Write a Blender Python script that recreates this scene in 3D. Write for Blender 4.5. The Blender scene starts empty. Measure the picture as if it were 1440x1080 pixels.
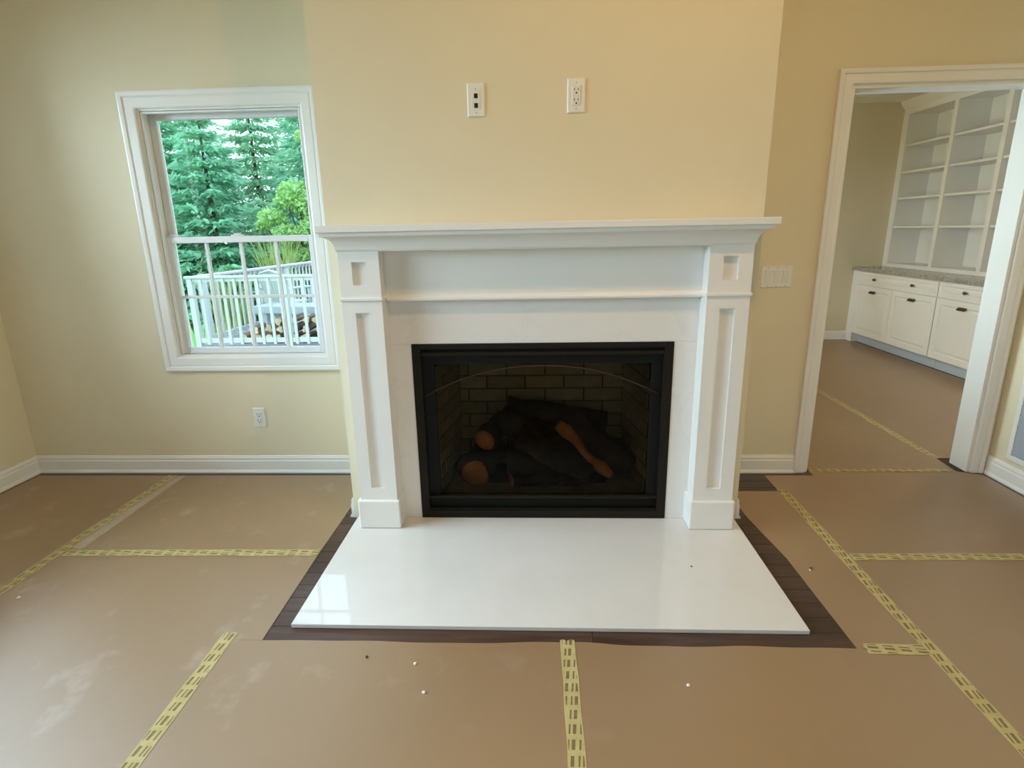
import bpy, bmesh, math, random
import numpy as np
from mathutils import Vector, Matrix

random.seed(7)
rng = np.random.default_rng(7)
SC = bpy.context.scene
COL = SC.collection

# ------------------------------------------------------------------ camera
F_PX = 797.135
PITCH, ROLL, YAW, CAM_Z = 0.2645, -0.0195, -0.0477, 1.3789


def make_camera():
    cam = bpy.data.cameras.new('camera')
    cam.sensor_fit = 'HORIZONTAL'
    cam.sensor_width = 36.0
    cam.lens = F_PX / 1440.0 * 36.0
    cam.clip_start = 0.02
    cam.clip_end = 400
    o = bpy.data.objects.new('camera', cam)
    COL.objects.link(o)
    xv = Vector((math.cos(YAW), -math.sin(YAW), 0))
    yv = Vector((math.sin(YAW), math.cos(YAW), 0))
    zv = Vector((0, 0, 1))
    d = yv * math.cos(PITCH) - zv * math.sin(PITCH)
    u = yv * math.sin(PITCH) + zv * math.cos(PITCH)
    right = xv * math.cos(ROLL) + u * math.sin(ROLL)
    up = -xv * math.sin(ROLL) + u * math.cos(ROLL)
    m = Matrix((right, up, -d)).transposed().to_4x4()
    m.translation = Vector((0, 0, CAM_Z))
    o.matrix_world = m
    SC.camera = o


make_camera()

# ------------------------------------------------------------------ world, exposure
SC.view_settings.view_transform = 'Standard'
SC.view_settings.look = 'None'
SC.view_settings.gamma = 1.0
SC.view_settings.use_curve_mapping = False
SC.view_settings.exposure = 0.0

W = bpy.data.worlds.new('overcast_sky')
SC.world = W
W.use_nodes = True
wn = W.node_tree
wn.nodes.clear()
w_out = wn.nodes.new('ShaderNodeOutputWorld')
w_bg = wn.nodes.new('ShaderNodeBackground')
w_sky = wn.nodes.new('ShaderNodeTexSky')
w_sky.sky_type = 'HOSEK_WILKIE'
w_sky.turbidity = 6.0
w_sky.ground_albedo = 0.3
w_sky.sun_direction = (0.15, -0.75, 0.64)
w_mix = wn.nodes.new('ShaderNodeMix')
w_mix.data_type = 'RGBA'
w_mix.inputs[0].default_value = 0.75
w_mix.inputs[7].default_value = (0.66, 0.86, 1.0, 1)
wn.links.new(w_sky.outputs[0], w_mix.inputs[6])
wn.links.new(w_mix.outputs[2], w_bg.inputs['Color'])
w_bg.inputs['Strength'].default_value = 4.3
wn.links.new(w_bg.outputs[0], w_out.inputs['Surface'])


def area_light(name, loc, target, sx, sy, power, color, spread=math.pi):
    l = bpy.data.lights.new(name, 'AREA')
    l.shape = 'RECTANGLE'
    l.size = sx
    l.size_y = sy
    l.energy = power
    l.color = color
    l.spread = spread
    o = bpy.data.objects.new(name, l)
    COL.objects.link(o)
    o.location = loc
    d = Vector(target) - Vector(loc)
    o.rotation_euler = d.to_track_quat('-Z', 'Y').to_euler()
    return o


# every light of the place: (power, colour)
LIGHTS = {
    'left_window': (545, (0.66, 0.82, 1.0)),
    'study_window': (38, (0.72, 0.90, 1.0)),
    'can_left': (4, (1.0, 0.60, 0.28)),
    'can_middle': (29, (1.0, 0.61, 0.27)),
    'can_right': (1, (1.0, 0.60, 0.28)),
    'study_window_far': (24, (1.0, 0.76, 0.46)),
    'can_study': (10, (1.0, 0.72, 0.42)),
}
# daylight entering through the wide window in the left wall and the study window
area_light('daylight_left_window', (-3.95, 1.75, 2.25), (-1.3, 1.75, 0.35), 3.6, 1.7, *LIGHTS['left_window'])
area_light('daylight_study_window', (0.76, 3.80, 1.40), (3, 3.80, 1.40), 0.6, 1.25, *LIGHTS['study_window'])
area_light('daylight_study_window_far', (0.76, 5.95, 1.40), (3, 5.95, 1.40), 1.2, 1.25, *LIGHTS['study_window_far'])

# ------------------------------------------------------------------ materials


def new_mat(name):
    m = bpy.data.materials.new(name)
    m.use_nodes = True
    nt = m.node_tree
    b = nt.nodes['Principled BSDF']
    return m, nt, b


def lin(c):
    return tuple(((v / 255 / 12.92) if v / 255 <= 0.04045 else ((v / 255 + 0.055) / 1.055) ** 2.4) for v in c)


def coords(nt, scale=(1, 1, 1), kind='Object'):
    t = nt.nodes.new('ShaderNodeTexCoord')
    mp = nt.nodes.new('ShaderNodeMapping')
    mp.inputs['Scale'].default_value = scale
    nt.links.new(t.outputs[kind], mp.inputs['Vector'])
    return mp.outputs['Vector']


def noise(nt, vec, scale, detail=4, rough=0.55):
    n = nt.nodes.new('ShaderNodeTexNoise')
    n.inputs['Scale'].default_value = scale
    n.inputs['Detail'].default_value = detail
    n.inputs['Roughness'].default_value = rough
    nt.links.new(vec, n.inputs['Vector'])
    return n.outputs['Fac']


def ramp(nt, fac, stops):
    r = nt.nodes.new('ShaderNodeValToRGB')
    el = r.color_ramp.elements
    while len(el) < len(stops):
        el.new(0.5)
    for e, (p, c) in zip(el, stops):
        e.position = p
        e.color = (*c, 1)
    nt.links.new(fac, r.inputs['Fac'])
    return r.outputs['Color']


def bump(nt, b, fac, strength, dist=0.002):
    n = nt.nodes.new('ShaderNodeBump')
    n.inputs['Strength'].default_value = strength
    n.inputs['Distance'].default_value = dist
    nt.links.new(fac, n.inputs['Height'])
    nt.links.new(n.outputs['Normal'], b.inputs['Normal'])


def paint(name, color, rough=0.5, var=0.03, bscale=180, bstr=0.05, spec=0.4):
    m, nt, b = new_mat(name)
    v = coords(nt)
    f = noise(nt, v, 3.0, 3)
    lo = tuple(c * (1 - var) for c in color)
    hi = tuple(min(1, c * (1 + var)) for c in color)
    nt.links.new(ramp(nt, f, [(0.3, lo), (0.7, hi)]), b.inputs['Base Color'])
    b.inputs['Roughness'].default_value = rough
    b.inputs['Specular IOR Level'].default_value = spec
    if bstr:
        bump(nt, b, noise(nt, v, bscale, 2), bstr, 0.001)
    return m


M = {}
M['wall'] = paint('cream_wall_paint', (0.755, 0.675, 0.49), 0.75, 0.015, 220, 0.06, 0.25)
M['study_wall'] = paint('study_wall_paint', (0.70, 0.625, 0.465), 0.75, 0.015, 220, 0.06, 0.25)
M['ceiling'] = paint('white_ceiling_paint', (0.82, 0.80, 0.75), 0.85, 0.01, 200, 0.05, 0.2)
M['trim'] = paint('white_trim_paint', (0.83, 0.815, 0.78), 0.32, 0.01, 90, 0.02, 0.5)
M['vinyl'] = paint('white_window_vinyl', (0.78, 0.79, 0.79), 0.4, 0.01, 90, 0.0, 0.4)
M['cabinet'] = paint('white_cabinet_paint', (0.84, 0.83, 0.80), 0.35, 0.015, 90, 0.0, 0.45)
M['toekick'] = paint('pale_grey_toe_kick', (0.52, 0.58, 0.66), 0.5, 0.02, 90, 0.0, 0.4)
M['plate'] = paint('white_plastic', (0.80, 0.79, 0.74), 0.35, 0.01, 90, 0.0, 0.45)
M['plate_insert'] = paint('white_plastic_insert', (0.76, 0.75, 0.70), 0.3, 0.01, 90, 0.0, 0.45)
M['dark_slot'] = paint('dark_slot', (0.02, 0.016, 0.014), 0.6, 0.0, 90, 0.0, 0.2)
M['screw'] = paint('painted_screw', (0.45, 0.43, 0.38), 0.4, 0.0, 90, 0.0, 0.4)
M['ceiling_lamp_trim'] = M['trim']


def mat_hearth():
    m, nt, b = new_mat('white_quartz')
    v = coords(nt)
    f = noise(nt, v, 2.2, 6, 0.6)
    nt.links.new(ramp(nt, f, [(0.35, (0.69, 0.68, 0.655)), (0.65, (0.73, 0.72, 0.70))]), b.inputs['Base Color'])
    b.inputs['Roughness'].default_value = 0.02
    b.inputs['Specular IOR Level'].default_value = 0.75
    return m


def mat_marble():
    m, nt, b = new_mat('white_marble_surround')
    v = coords(nt, (1, 1, 1.6))
    n1 = nt.nodes.new('ShaderNodeTexNoise')
    n1.inputs['Scale'].default_value = 2.3
    n1.inputs['Detail'].default_value = 8
    n1.inputs['Distortion'].default_value = 1.4
    nt.links.new(v, n1.inputs['Vector'])
    c = ramp(nt, n1.outputs['Fac'], [(0.40, (0.78, 0.76, 0.73)), (0.495, (0.77, 0.75, 0.72)), (0.505, (0.745, 0.73, 0.705)), (0.53, (0.78, 0.76, 0.73))])
    nt.links.new(c, b.inputs['Base Color'])
    b.inputs['Roughness'].default_value = 0.22
    return m


def mat_wood_floor():
    m, nt, b = new_mat('dark_hardwood')
    v = coords(nt, (1.2, 14, 14), 'Object')
    oi = nt.nodes.new('ShaderNodeObjectInfo')
    f = noise(nt, v, 3.0, 6, 0.6)
    c = ramp(nt, f, [(0.3, (0.040, 0.021, 0.016)), (0.7, (0.085, 0.045, 0.032))])
    hs = nt.nodes.new('ShaderNodeHueSaturation')
    ma = nt.nodes.new('ShaderNodeMapRange')
    ma.inputs['To Min'].default_value = 0.75
    ma.inputs['To Max'].default_value = 1.25
    nt.links.new(oi.outputs['Random'], ma.inputs['Value'])
    nt.links.new(ma.outputs[0], hs.inputs['Value'])
    nt.links.new(c, hs.inputs['Color'])
    nt.links.new(hs.outputs['Color'], b.inputs['Base Color'])
    b.inputs['Roughness'].default_value = 0.28
    bump(nt, b, f, 0.1, 0.001)
    return m


def mat_paper():
    m, nt, b = new_mat('tan_floor_protection_paper')
    v = coords(nt, (1, 1, 1), 'Object')
    f = noise(nt, v, 1.6, 3)
    base = ramp(nt, f, [(0.3, (0.260, 0.152, 0.062)), (0.7, (0.290, 0.170, 0.072))])
    # pale dusty scuffs
    v2 = coords(nt, (1.6, 1.2, 1), 'Object')
    d = noise(nt, v2, 3.6, 5, 0.6)
    dm = ramp(nt, d, [(0.58, (0, 0, 0)), (0.80, (1, 1, 1))])
    mul = nt.nodes.new('ShaderNodeMath')
    mul.operation = 'MULTIPLY'
    sx = nt.nodes.new('ShaderNodeSeparateXYZ')
    nt.links.new(v, sx.inputs[0])
    mr = nt.nodes.new('ShaderNodeMapRange')
    mr.inputs['From Min'].default_value = 0.5
    mr.inputs['From Max'].default_value = -1.0
    mr.inputs['To Min'].default_value = 0.06
    mr.inputs['To Max'].default_value = 0.38
    nt.links.new(sx.outputs['X'], mr.inputs['Value'])
    nt.links.new(mr.outputs[0], mul.inputs[1])
    nt.links.new(dm, mul.inputs[0])
    mx = nt.nodes.new('ShaderNodeMix')
    mx.data_type = 'RGBA'
    nt.links.new(mul.outputs[0], mx.inputs[0])
    nt.links.new(base, mx.inputs[6])
    mx.inputs[7].default_value = (0.62, 0.56, 0.50, 1)
    nt.links.new(mx.outputs[2], b.inputs['Base Color'])
    b.inputs['Roughness'].default_value = 0.42
    b.inputs['IOR'].default_value = 1.9
    b.inputs['Specular IOR Level'].default_value = 1.0
    w = noise(nt, v, 9.0, 4)
    bump(nt, b, w, 0.12, 0.004)
    return m


def mat_tape():
    # yellow tape with rows of dark printed dashes; u runs along the local X of the tape, v along Y
    m, nt, b = new_mat('yellow_printed_tape')
    t = nt.nodes.new('ShaderNodeTexCoord')
    s = nt.nodes.new('ShaderNodeSeparateXYZ')
    nt.links.new(t.outputs['Object'], s.inputs[0])

    def mth(op, a, bb=None, c=None):
        n = nt.nodes.new('ShaderNodeMath')
        n.operation = op
        for i, q in enumerate((a, bb, c)):
            if q is None:
                continue
            if isinstance(q, (int, float)):
                n.inputs[i].default_value = q
            else:
                nt.links.new(q, n.inputs[i])
        return n.outputs[0]

    u = mth('DIVIDE', s.outputs['X'], 0.051)
    row = mth('FLOOR', u)
    fu = mth('FRACT', u)
    du = mth('MULTIPLY', mth('GREATER_THAN', fu, 0.20), mth('LESS_THAN', fu, 0.84))
    # shift each row sideways, and lean the dashes a little
    vv = mth('ADD', mth('DIVIDE', s.outputs['Y'], 0.0165), mth('ADD', mth('MULTIPLY', row, 0.37), mth('MULTIPLY', fu, 0.28)))
    vv = mth('ADD', vv, 40.0)
    fv = mth('FRACT', vv)
    odd = mth('GREATER_THAN', mth('FRACT', mth('MULTIPLY', mth('FLOOR', vv), 0.5)), 0.25)
    wide = mth('MULTIPLY', mth('GREATER_THAN', fv, 0.18), mth('LESS_THAN', fv, mth('MULTIPLY_ADD', odd, -0.28, 0.78)))
    dash = mth('MULTIPLY', du, wide)
    inside = mth('LESS_THAN', mth('ABSOLUTE', s.outputs['Y']), 0.0205)
    dash = mth('MULTIPLY', dash, inside)
    nz = noise(nt, coords(nt), 60, 2)
    fac = mth('MULTIPLY', dash, mth('MULTIPLY_ADD', nz, 0.5, 0.62))
    mx = nt.nodes.new('ShaderNodeMix')
    mx.data_type = 'RGBA'
    nt.links.new(fac, mx.inputs[0])
    yn = noise(nt, coords(nt), 25, 3)
    nt.links.new(ramp(nt, yn, [(0.3, (0.44, 0.36, 0.14)), (0.7, (0.54, 0.46, 0.22))]), mx.inputs[6])
    mx.inputs[7].default_value = (0.15, 0.10, 0.04, 1)
    nt.links.new(mx.outputs[2], b.inputs['Base Color'])
    b.inputs['Roughness'].default_value = 0.4
    return m


def metal(name, color, rough, metallic=1.0):
    m, nt, b = new_mat(name)
    v = coords(nt)
    f = noise(nt, v, 30, 3)
    nt.links.new(ramp(nt, f, [(0.3, tuple(c * 0.9 for c in color)), (0.7, color)]), b.inputs['Base Color'])
    b.inputs['Metallic'].default_value = metallic
    b.inputs['Specular IOR Level'].default_value = 0.22
    b.inputs['Roughness'].default_value = rough
    return m


def mat_pane(name, tint, refl_ior=1.45):
    m, nt, b = new_mat(name)
    nt.nodes.remove(b)
    out = nt.nodes['Material Output']
    tr = nt.nodes.new('ShaderNodeBsdfTransparent')
    tr.inputs['Color'].default_value = (*tint, 1)
    gl = nt.nodes.new('ShaderNodeBsdfGlossy')
    gl.inputs['Roughness'].default_value = 0.02
    fr = nt.nodes.new('ShaderNodeFresnel')
    fr.inputs['IOR'].default_value = refl_ior
    mx = nt.nodes.new('ShaderNodeMixShader')
    nt.links.new(fr.outputs[0], mx.inputs[0])
    nt.links.new(tr.outputs[0], mx.inputs[1])
    nt.links.new(gl.outputs[0], mx.inputs[2])
    nt.links.new(mx.outputs[0], out.inputs['Surface'])
    return m


def mat_grain(name, lo, hi, scale=(1, 1, 1), nscale=8, rough=0.8, bstr=0.4, rnd=0.0, spec=0.3):
    m, nt, b = new_mat(name)
    v = coords(nt, scale)
    f = noise(nt, v, nscale, 6, 0.6)
    c = ramp(nt, f, [(0.3, lo), (0.7, hi)])
    if rnd:
        oi = nt.nodes.new('ShaderNodeObjectInfo')
        ma = nt.nodes.new('ShaderNodeMapRange')
        ma.inputs['To Min'].default_value = 1 - rnd
        ma.inputs['To Max'].default_value = 1 + rnd
        nt.links.new(oi.outputs['Random'], ma.inputs['Value'])
        hs = nt.nodes.new('ShaderNodeHueSaturation')
        nt.links.new(ma.outputs[0], hs.inputs['Value'])
        nt.links.new(c, hs.inputs['Color'])
        c = hs.outputs['Color']
    nt.links.new(c, b.inputs['Base Color'])
    b.inputs['Roughness'].default_value = rough
    b.inputs['Specular IOR Level'].default_value = spec
    if bstr:
        bump(nt, b, f, bstr, 0.006)
    return m


def mat_leaf(name, lo, hi, trans=0.35, nscale=0.9):
    m, nt, b = new_mat(name)
    v = coords(nt)
    f = noise(nt, v, nscale, 5, 0.65)
    c = ramp(nt, f, [(0.32, lo), (0.68, hi)])
    nt.links.new(c, b.inputs['Base Color'])
    b.inputs['Roughness'].default_value = 0.55
    b.inputs['Specular IOR Level'].default_value = 0.25
    out = nt.nodes['Material Output']
    tl = nt.nodes.new('ShaderNodeBsdfTranslucent')
    nt.links.new(c, tl.inputs['Color'])
    mx = nt.nodes.new('ShaderNodeMixShader')
    mx.inputs[0].default_value = trans
    nt.links.new(b.outputs[0], mx.inputs[1])
    nt.links.new(tl.outputs[0], mx.inputs[2])
    nt.links.new(mx.outputs[0], out.inputs['Surface'])
    return m


M['hearth'] = mat_hearth()
M['marble'] = mat_marble()
M['hardwood'] = mat_wood_floor()
M['subfloor'] = mat_grain('dark_subfloor', (0.03, 0.018, 0.014), (0.05, 0.03, 0.024), (1, 1, 1), 6, 0.6, 0.1)
M['paper'] = mat_paper()
M['tape'] = mat_tape()
M['clear_tape'] = mat_grain('pale_clear_tape', (0.40, 0.33, 0.24), (0.46, 0.38, 0.28), (1, 1, 1), 20, 0.25, 0.0, 0, 0.6)
M['black_metal'] = metal('black_metal', (0.004, 0.0035, 0.003), 0.6, 0.0)
M['bronze_frame'] = metal('dark_bronze_metal', (0.016, 0.012, 0.008), 0.5, 0.3)
M['bronze_rod'] = metal('bronze_rod', (0.06, 0.042, 0.026), 0.45, 0.6)
M['pull'] = metal('bronze_pull', (0.13, 0.085, 0.05), 0.4, 0.8)
M['glass'] = mat_pane('clear_window_glass', (0.97, 1.0, 0.985))
M['fire_glass'] = mat_pane('smoked_fireplace_glass', (0.72, 0.69, 0.62), 1.16)
M['firebrick'] = mat_grain('firebrick', (0.21, 0.18, 0.12), (0.31, 0.265, 0.18), (1, 1, 1), 14, 0.9, 0.5, 0.14)
M['mortar'] = mat_grain('fire_mortar', (0.06, 0.05, 0.035), (0.09, 0.075, 0.055), (1, 1, 1), 20, 0.95, 0.2)
M['bark'] = mat_grain('charred_log_bark', (0.006, 0.006, 0.006), (0.035, 0.030, 0.028), (1, 1, 1), 18, 0.75, 1.0)
M['cut_wood'] = mat_grain('orange_cut_wood', (0.30, 0.10, 0.035), (0.48, 0.19, 0.07), (1, 1, 1), 16, 0.8, 0.5)
M['ember'] = mat_grain('grey_ember_bits', (0.02, 0.02, 0.025), (0.20, 0.20, 0.24), (1, 1, 1), 50, 0.6, 0.8)
M['granite'] = mat_grain('speckled_granite', (0.20, 0.17, 0.15), (0.52, 0.48, 0.44), (1, 1, 1), 55, 0.2, 0.0, 0, 0.5)
M['brown_block'] = mat_grain('brown_wood_block', (0.10, 0.045, 0.025), (0.18, 0.08, 0.05), (1, 1, 6), 8, 0.6, 0.1)
M['chip'] = mat_grain('plaster_crumb', (0.75, 0.73, 0.70), (0.85, 0.84, 0.82), (1, 1, 1), 30, 0.9, 0.3)
M['dark_chip'] = mat_grain('dark_crumb', (0.04, 0.03, 0.02), (0.09, 0.07, 0.05), (1, 1, 1), 30, 0.9, 0.3)
M['steel'] = metal('zinc_nut', (0.5, 0.48, 0.42), 0.35)
M['grille'] = paint('grey_grille', (0.36, 0.39, 0.43), 0.45, 0.02, 90, 0.0, 0.4)
M['rail_white'] = paint('white_deck_paint', (0.54, 0.56, 0.58), 0.5, 0.02, 40, 0.05, 0.35)
M['deck_board'] = mat_grain('grey_deck_boards', (0.26, 0.24, 0.27), (0.40, 0.37, 0.40), (1, 10, 1), 5, 0.75, 0.2, 0.12)
M['rail_cap'] = mat_grain('weathered_rail_cap', (0.42, 0.38, 0.42), (0.58, 0.55, 0.58), (6, 1, 1), 5, 0.7, 0.2)
M['firewood_bark'] = mat_grain('firewood_bark', (0.10, 0.065, 0.045), (0.26, 0.18, 0.13), (1, 1, 1), 14, 0.9, 0.9, 0.3)
M['firewood_end'] = mat_grain('firewood_cut', (0.50, 0.36, 0.22), (0.76, 0.62, 0.44), (1, 1, 1), 12, 0.85, 0.3, 0.25)
M['white_plastic'] = paint('white_garden_plastic', (0.50, 0.52, 0.51), 0.45, 0.02, 40, 0.0, 0.4)
M['bench'] = paint('pale_painted_bench', (0.42, 0.47, 0.51), 0.5, 0.04, 40, 0.0, 0.35)
M['lawn'] = mat_grain('lawn_green', (0.10, 0.20, 0.045), (0.22, 0.36, 0.09), (1, 1, 1), 3, 0.9, 0.4)
M['spruce'] = mat_leaf('blue_green_spruce_needles', (0.13, 0.36, 0.23), (0.42, 0.78, 0.54), 0.4, 1.3)
M['pine'] = mat_leaf('mid_green_pine_needles', (0.20, 0.44, 0.28), (0.52, 0.80, 0.56), 0.4, 1.3)
M['maple'] = mat_leaf('yellow_green_leaves', (0.32, 0.56, 0.22), (0.62, 0.86, 0.42), 0.45, 2.0)
M['reed'] = mat_leaf('tall_grass_blades', (0.22, 0.34, 0.09), (0.58, 0.64, 0.28), 0.4, 2.0)
M['trunk'] = mat_grain('tree_bark', (0.05, 0.04, 0.03), (0.13, 0.10, 0.08), (1, 1, 0.3), 9, 0.9, 0.8)
M['siding'] = paint('pale_house_siding', (0.55, 0.56, 0.55), 0.8, 0.02, 20, 0.0, 0.2)


def mat_lamp(name, color, strength):
    m, nt, b = new_mat(name)
    b.inputs['Base Color'].default_value = (0.9, 0.88, 0.82, 1)
    b.inputs['Emission Color'].default_value = (*color, 1)
    b.inputs['Emission Strength'].default_value = strength
    return m


M['lamp_lens'] = mat_lamp('warm_lamp_lens', (1.0, 0.86, 0.66), 6.0)

# ------------------------------------------------------------------ mesh helpers


class MB:
    def __init__(self):
        self.v = []
        self.f = []

    def add(self, verts, faces):
        o = len(self.v)
        self.v += [tuple(p) for p in verts]
        self.f += [tuple(i + o for i in q) for q in faces]
        return self

    def box(self, x0, x1, y0, y1, z0, z1):
        if x0 > x1: x0, x1 = x1, x0
        if y0 > y1: y0, y1 = y1, y0
        if z0 > z1: z0, z1 = z1, z0
        v = [(x0, y0, z0), (x1, y0, z0), (x1, y1, z0), (x0, y1, z0), (x0, y0, z1), (x1, y0, z1), (x1, y1, z1), (x0, y1, z1)]
        return self.add(v, [(0, 3, 2, 1), (4, 5, 6, 7), (0, 1, 5, 4), (1, 2, 6, 5), (2, 3, 7, 6), (3, 0, 4, 7)])

    def loft(self, loops, caps=True):
        n = len(loops[0])
        v = [p for l in loops for p in l]
        f = []
        for i in range(len(loops) - 1):
            for j in range(n):
                k = (j + 1) % n
                f.append((i * n + j, i * n + k, (i + 1) * n + k, (i + 1) * n + j))
        if caps:
            f.append(tuple(range(n - 1, -1, -1)))
            f.append(tuple((len(loops) - 1) * n + j for j in range(n)))
        return self.add(v, f)

    def tube(self, pts, radii, n=10, jitter=0.0, caps=True):
        pts = [Vector(p) for p in pts]
        if isinstance(radii, (int, float)):
            radii = [radii] * len(pts)
        loops = []
        up = None
        for i, p in enumerate(pts):
            t = (pts[min(i + 1, len(pts) - 1)] - pts[max(i - 1, 0)]).normalized()
            if up is None:
                up = Vector((0, 0, 1)) if abs(t.z) < 0.9 else Vector((1, 0, 0))
            a = t.cross(up).normalized()
            b = t.cross(a).normalized()
            lp = []
            for k in range(n):
                an = 2 * math.pi * k / n
                r = radii[i] * (1 + jitter * (random.random() - 0.5))
                lp.append(p + a * math.cos(an) * r + b * math.sin(an) * r)
            loops.append(lp)
        return self.loft(loops, caps)

    def build(self, name, mat, parent=None, bevel=0.0, smooth=False, loc=None, rotz=0.0, seg=2):
        me = bpy.data.meshes.new(name)
        me.from_pydata(self.v, [], self.f)
        bm = bmesh.new()
        bm.from_mesh(me)
        bmesh.ops.recalc_face_normals(bm, faces=bm.faces)
        bm.to_mesh(me)
        bm.free()
        me.materials.append(mat)
        o = bpy.data.objects.new(name, me)
        COL.objects.link(o)
        if loc is not None:
            o.location = loc
        if rotz:
            o.rotation_euler = (0, 0, rotz)
        if smooth:
            for p in me.polygons:
                p.use_smooth = True
        if bevel:
            bv = o.modifiers.new('bevel', 'BEVEL')
            bv.width = bevel
            bv.segments = seg
            bv.limit_method = 'ANGLE'
            bv.angle_limit = math.radians(40)
            bv.harden_normals = False
        if parent is not None:
            o.parent = parent
        return o


def tag(o, label, cat, group=None):
    o['label'] = label
    o['category'] = cat
    if group:
        o['group'] = group
    return o


def struct(o):
    o['kind'] = 'structure'
    return o


def empty(name, loc=(0, 0, 0)):
    o = bpy.data.objects.new(name, None)
    o.empty_display_size = 0.1
    COL.objects.link(o)
    o.location = loc
    return o


def part(parent, name, mb, mat, bevel=0.0, smooth=False):
    """a part given in world coordinates, parented to an Empty without moving it"""
    o = mb.build(name, mat, None, bevel, smooth)
    o.parent = parent
    o.matrix_parent_inverse = parent.matrix_basis.inverted()
    return o


def wbox(*a):
    return MB().box(*a)


def slab_with_holes(u0, u1, w0, w1, holes, t0, t1, axis):
    """wall slab with rectangular holes; u = horizontal axis, w = height, t = thickness range"""
    us = sorted({u0, u1, *[h[0] for h in holes], *[h[1] for h in holes]})
    ws = sorted({w0, w1, *[h[2] for h in holes], *[h[3] for h in holes]})
    verts = {}
    V, Fc = [], []

    def vid(u, t, w):
        k = (round(u, 5), round(t, 5), round(w, 5))
        if k not in verts:
            verts[k] = len(V)
            V.append((u, t, w) if axis == 'x' else (t, u, w))
        return verts[k]

    def solid(i, j):
        if i < 0 or j < 0 or i >= len(us) - 1 or j >= len(ws) - 1:
            return False
        cu = (us[i] + us[i + 1]) / 2
        cw = (ws[j] + ws[j + 1]) / 2
        return not any(h[0] < cu < h[1] and h[2] < cw < h[3] for h in holes)

    for i in range(len(us) - 1):
        for j in range(len(ws) - 1):
            if not solid(i, j):
                continue
            a, b, c, d = us[i], us[i + 1], ws[j], ws[j + 1]
            for t in (t0, t1):
                Fc.append((vid(a, t, c), vid(b, t, c), vid(b, t, d), vid(a, t, d)))
            if not solid(i - 1, j): Fc.append((vid(a, t0, c), vid(a, t1, c), vid(a, t1, d), vid(a, t0, d)))
            if not solid(i + 1, j): Fc.append((vid(b, t0, c), vid(b, t1, c), vid(b, t1, d), vid(b, t0, d)))
            if not solid(i, j - 1): Fc.append((vid(a, t0, c), vid(b, t0, c), vid(b, t1, c), vid(a, t1, c)))
            if not solid(i, j + 1): Fc.append((vid(a, t0, d), vid(b, t0, d), vid(b, t1, d), vid(a, t1, d)))
    m = MB()
    m.add(V, Fc)
    return m


# ------------------------------------------------------------------ room dimensions
XL, XR, YB, YBB = -3.063, 2.54, 3.10, 3.23
YF = -3.5
CEIL = 3.60
YC = 2.541                      # chimney breast face
BX0, BX1 = -0.925, 0.958        # chimney breast sides
WIN = (-2.058, -1.192, 0.713, 2.019)
DOOR = (1.529, 2.451, 0.0, 2.03)
ST_X0, ST_X1, ST_Y1, ST_C = 0.9, 4.45, 7.10, 2.68

# ------------------------------------------------------------------ structure
PY0 = 0.9    # planks are built from here to the back wall
PLANK_T = 0.012
fl = MB()
fl.box(XL - 0.15, XR + 0.15, YF - 0.15, PY0, -0.12, 0.0)
fl.box(XL - 0.15, XR + 0.15, PY0, YB, -0.12, -PLANK_T)
floor = struct(fl.build('floor', M['subfloor']))
pw = 0.083
nrow = int((YB - PY0) / pw) + 1
pm = {}
for r in range(nrow):
    y0 = PY0 + r * pw
    y1 = min(y0 + pw, YB) - 0.0015
    if y1 - y0 < 0.01:
        continue
    x = XL - random.uniform(0, 1.0)
    while x < XR:
        L = random.choice((0.9, 1.15, 1.4, 1.7))
        a, b = max(x, XL), min(x + L, XR)
        x += L
        if b - a < 0.02:
            continue
        key = (round(b - a, 3), round(y1 - y0, 4))
        if key not in pm:
            hw, hl = (y1 - y0) / 2, (b - a) / 2 - 0.0008
            e = 0.001
            mb = MB()
            mb.loft([[(-hl, -hw, -PLANK_T), (hl, -hw, -PLANK_T), (hl, hw, -PLANK_T), (-hl, hw, -PLANK_T)],
                     [(-hl, -hw, -e), (hl, -hw, -e), (hl, hw, -e), (-hl, hw, -e)],
                     [(-hl + e, -hw + e, 0), (hl - e, -hw + e, 0), (hl - e, hw - e, 0), (-hl + e, hw - e, 0)]])
            o = mb.build('plank', M['hardwood'], floor)
            pm[key] = o.data
        else:
            o = bpy.data.objects.new('plank', pm[key])
            COL.objects.link(o)
            o.parent = floor
        o.location = ((a + b) / 2, (y0 + y1) / 2, 0)

struct(wbox(ST_X0 - 0.12, ST_X1 + 0.12, YB, ST_Y1 + 0.12, -0.12, 0.0).build('floor_study', M['subfloor']))
struct(wbox(XL - 0.15, XR + 0.15, YF - 0.15, YBB, CEIL, CEIL + 0.15).build('ceiling', M['ceiling']))
struct(wbox(ST_X0 - 0.12, ST_X1 + 0.12, YBB, ST_Y1 + 0.12, ST_C, ST_C + 0.2).build('ceiling_study', M['ceiling']))

struct(slab_with_holes(XL - 0.15, ST_X1 + 0.12, 0, CEIL, [(WIN[0], WIN[1], WIN[2], WIN[3]), DOOR], YB, YBB, 'x').build('wall_back', M['wall']))
LWIN = (0.20, 2.66, 0.75, 2.25)
struct(slab_with_holes(YF - 0.15, YB, 0, CEIL, [LWIN], XL - 0.15, XL, 'y').build('wall_left', M['wall']))
struct(wbox(XR, XR + 0.13, YF - 0.15, YB, 0, CEIL).build('wall_right', M['wall']))
RW = [(-2.1, -0.3, 0.7, 2.15), (0.3, 2.1, 0.7, 2.15)]
struct(slab_with_holes(XL, XR, 0, CEIL, RW, YF - 0.15, YF, 'x').build('wall_front', M['wall']))
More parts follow.
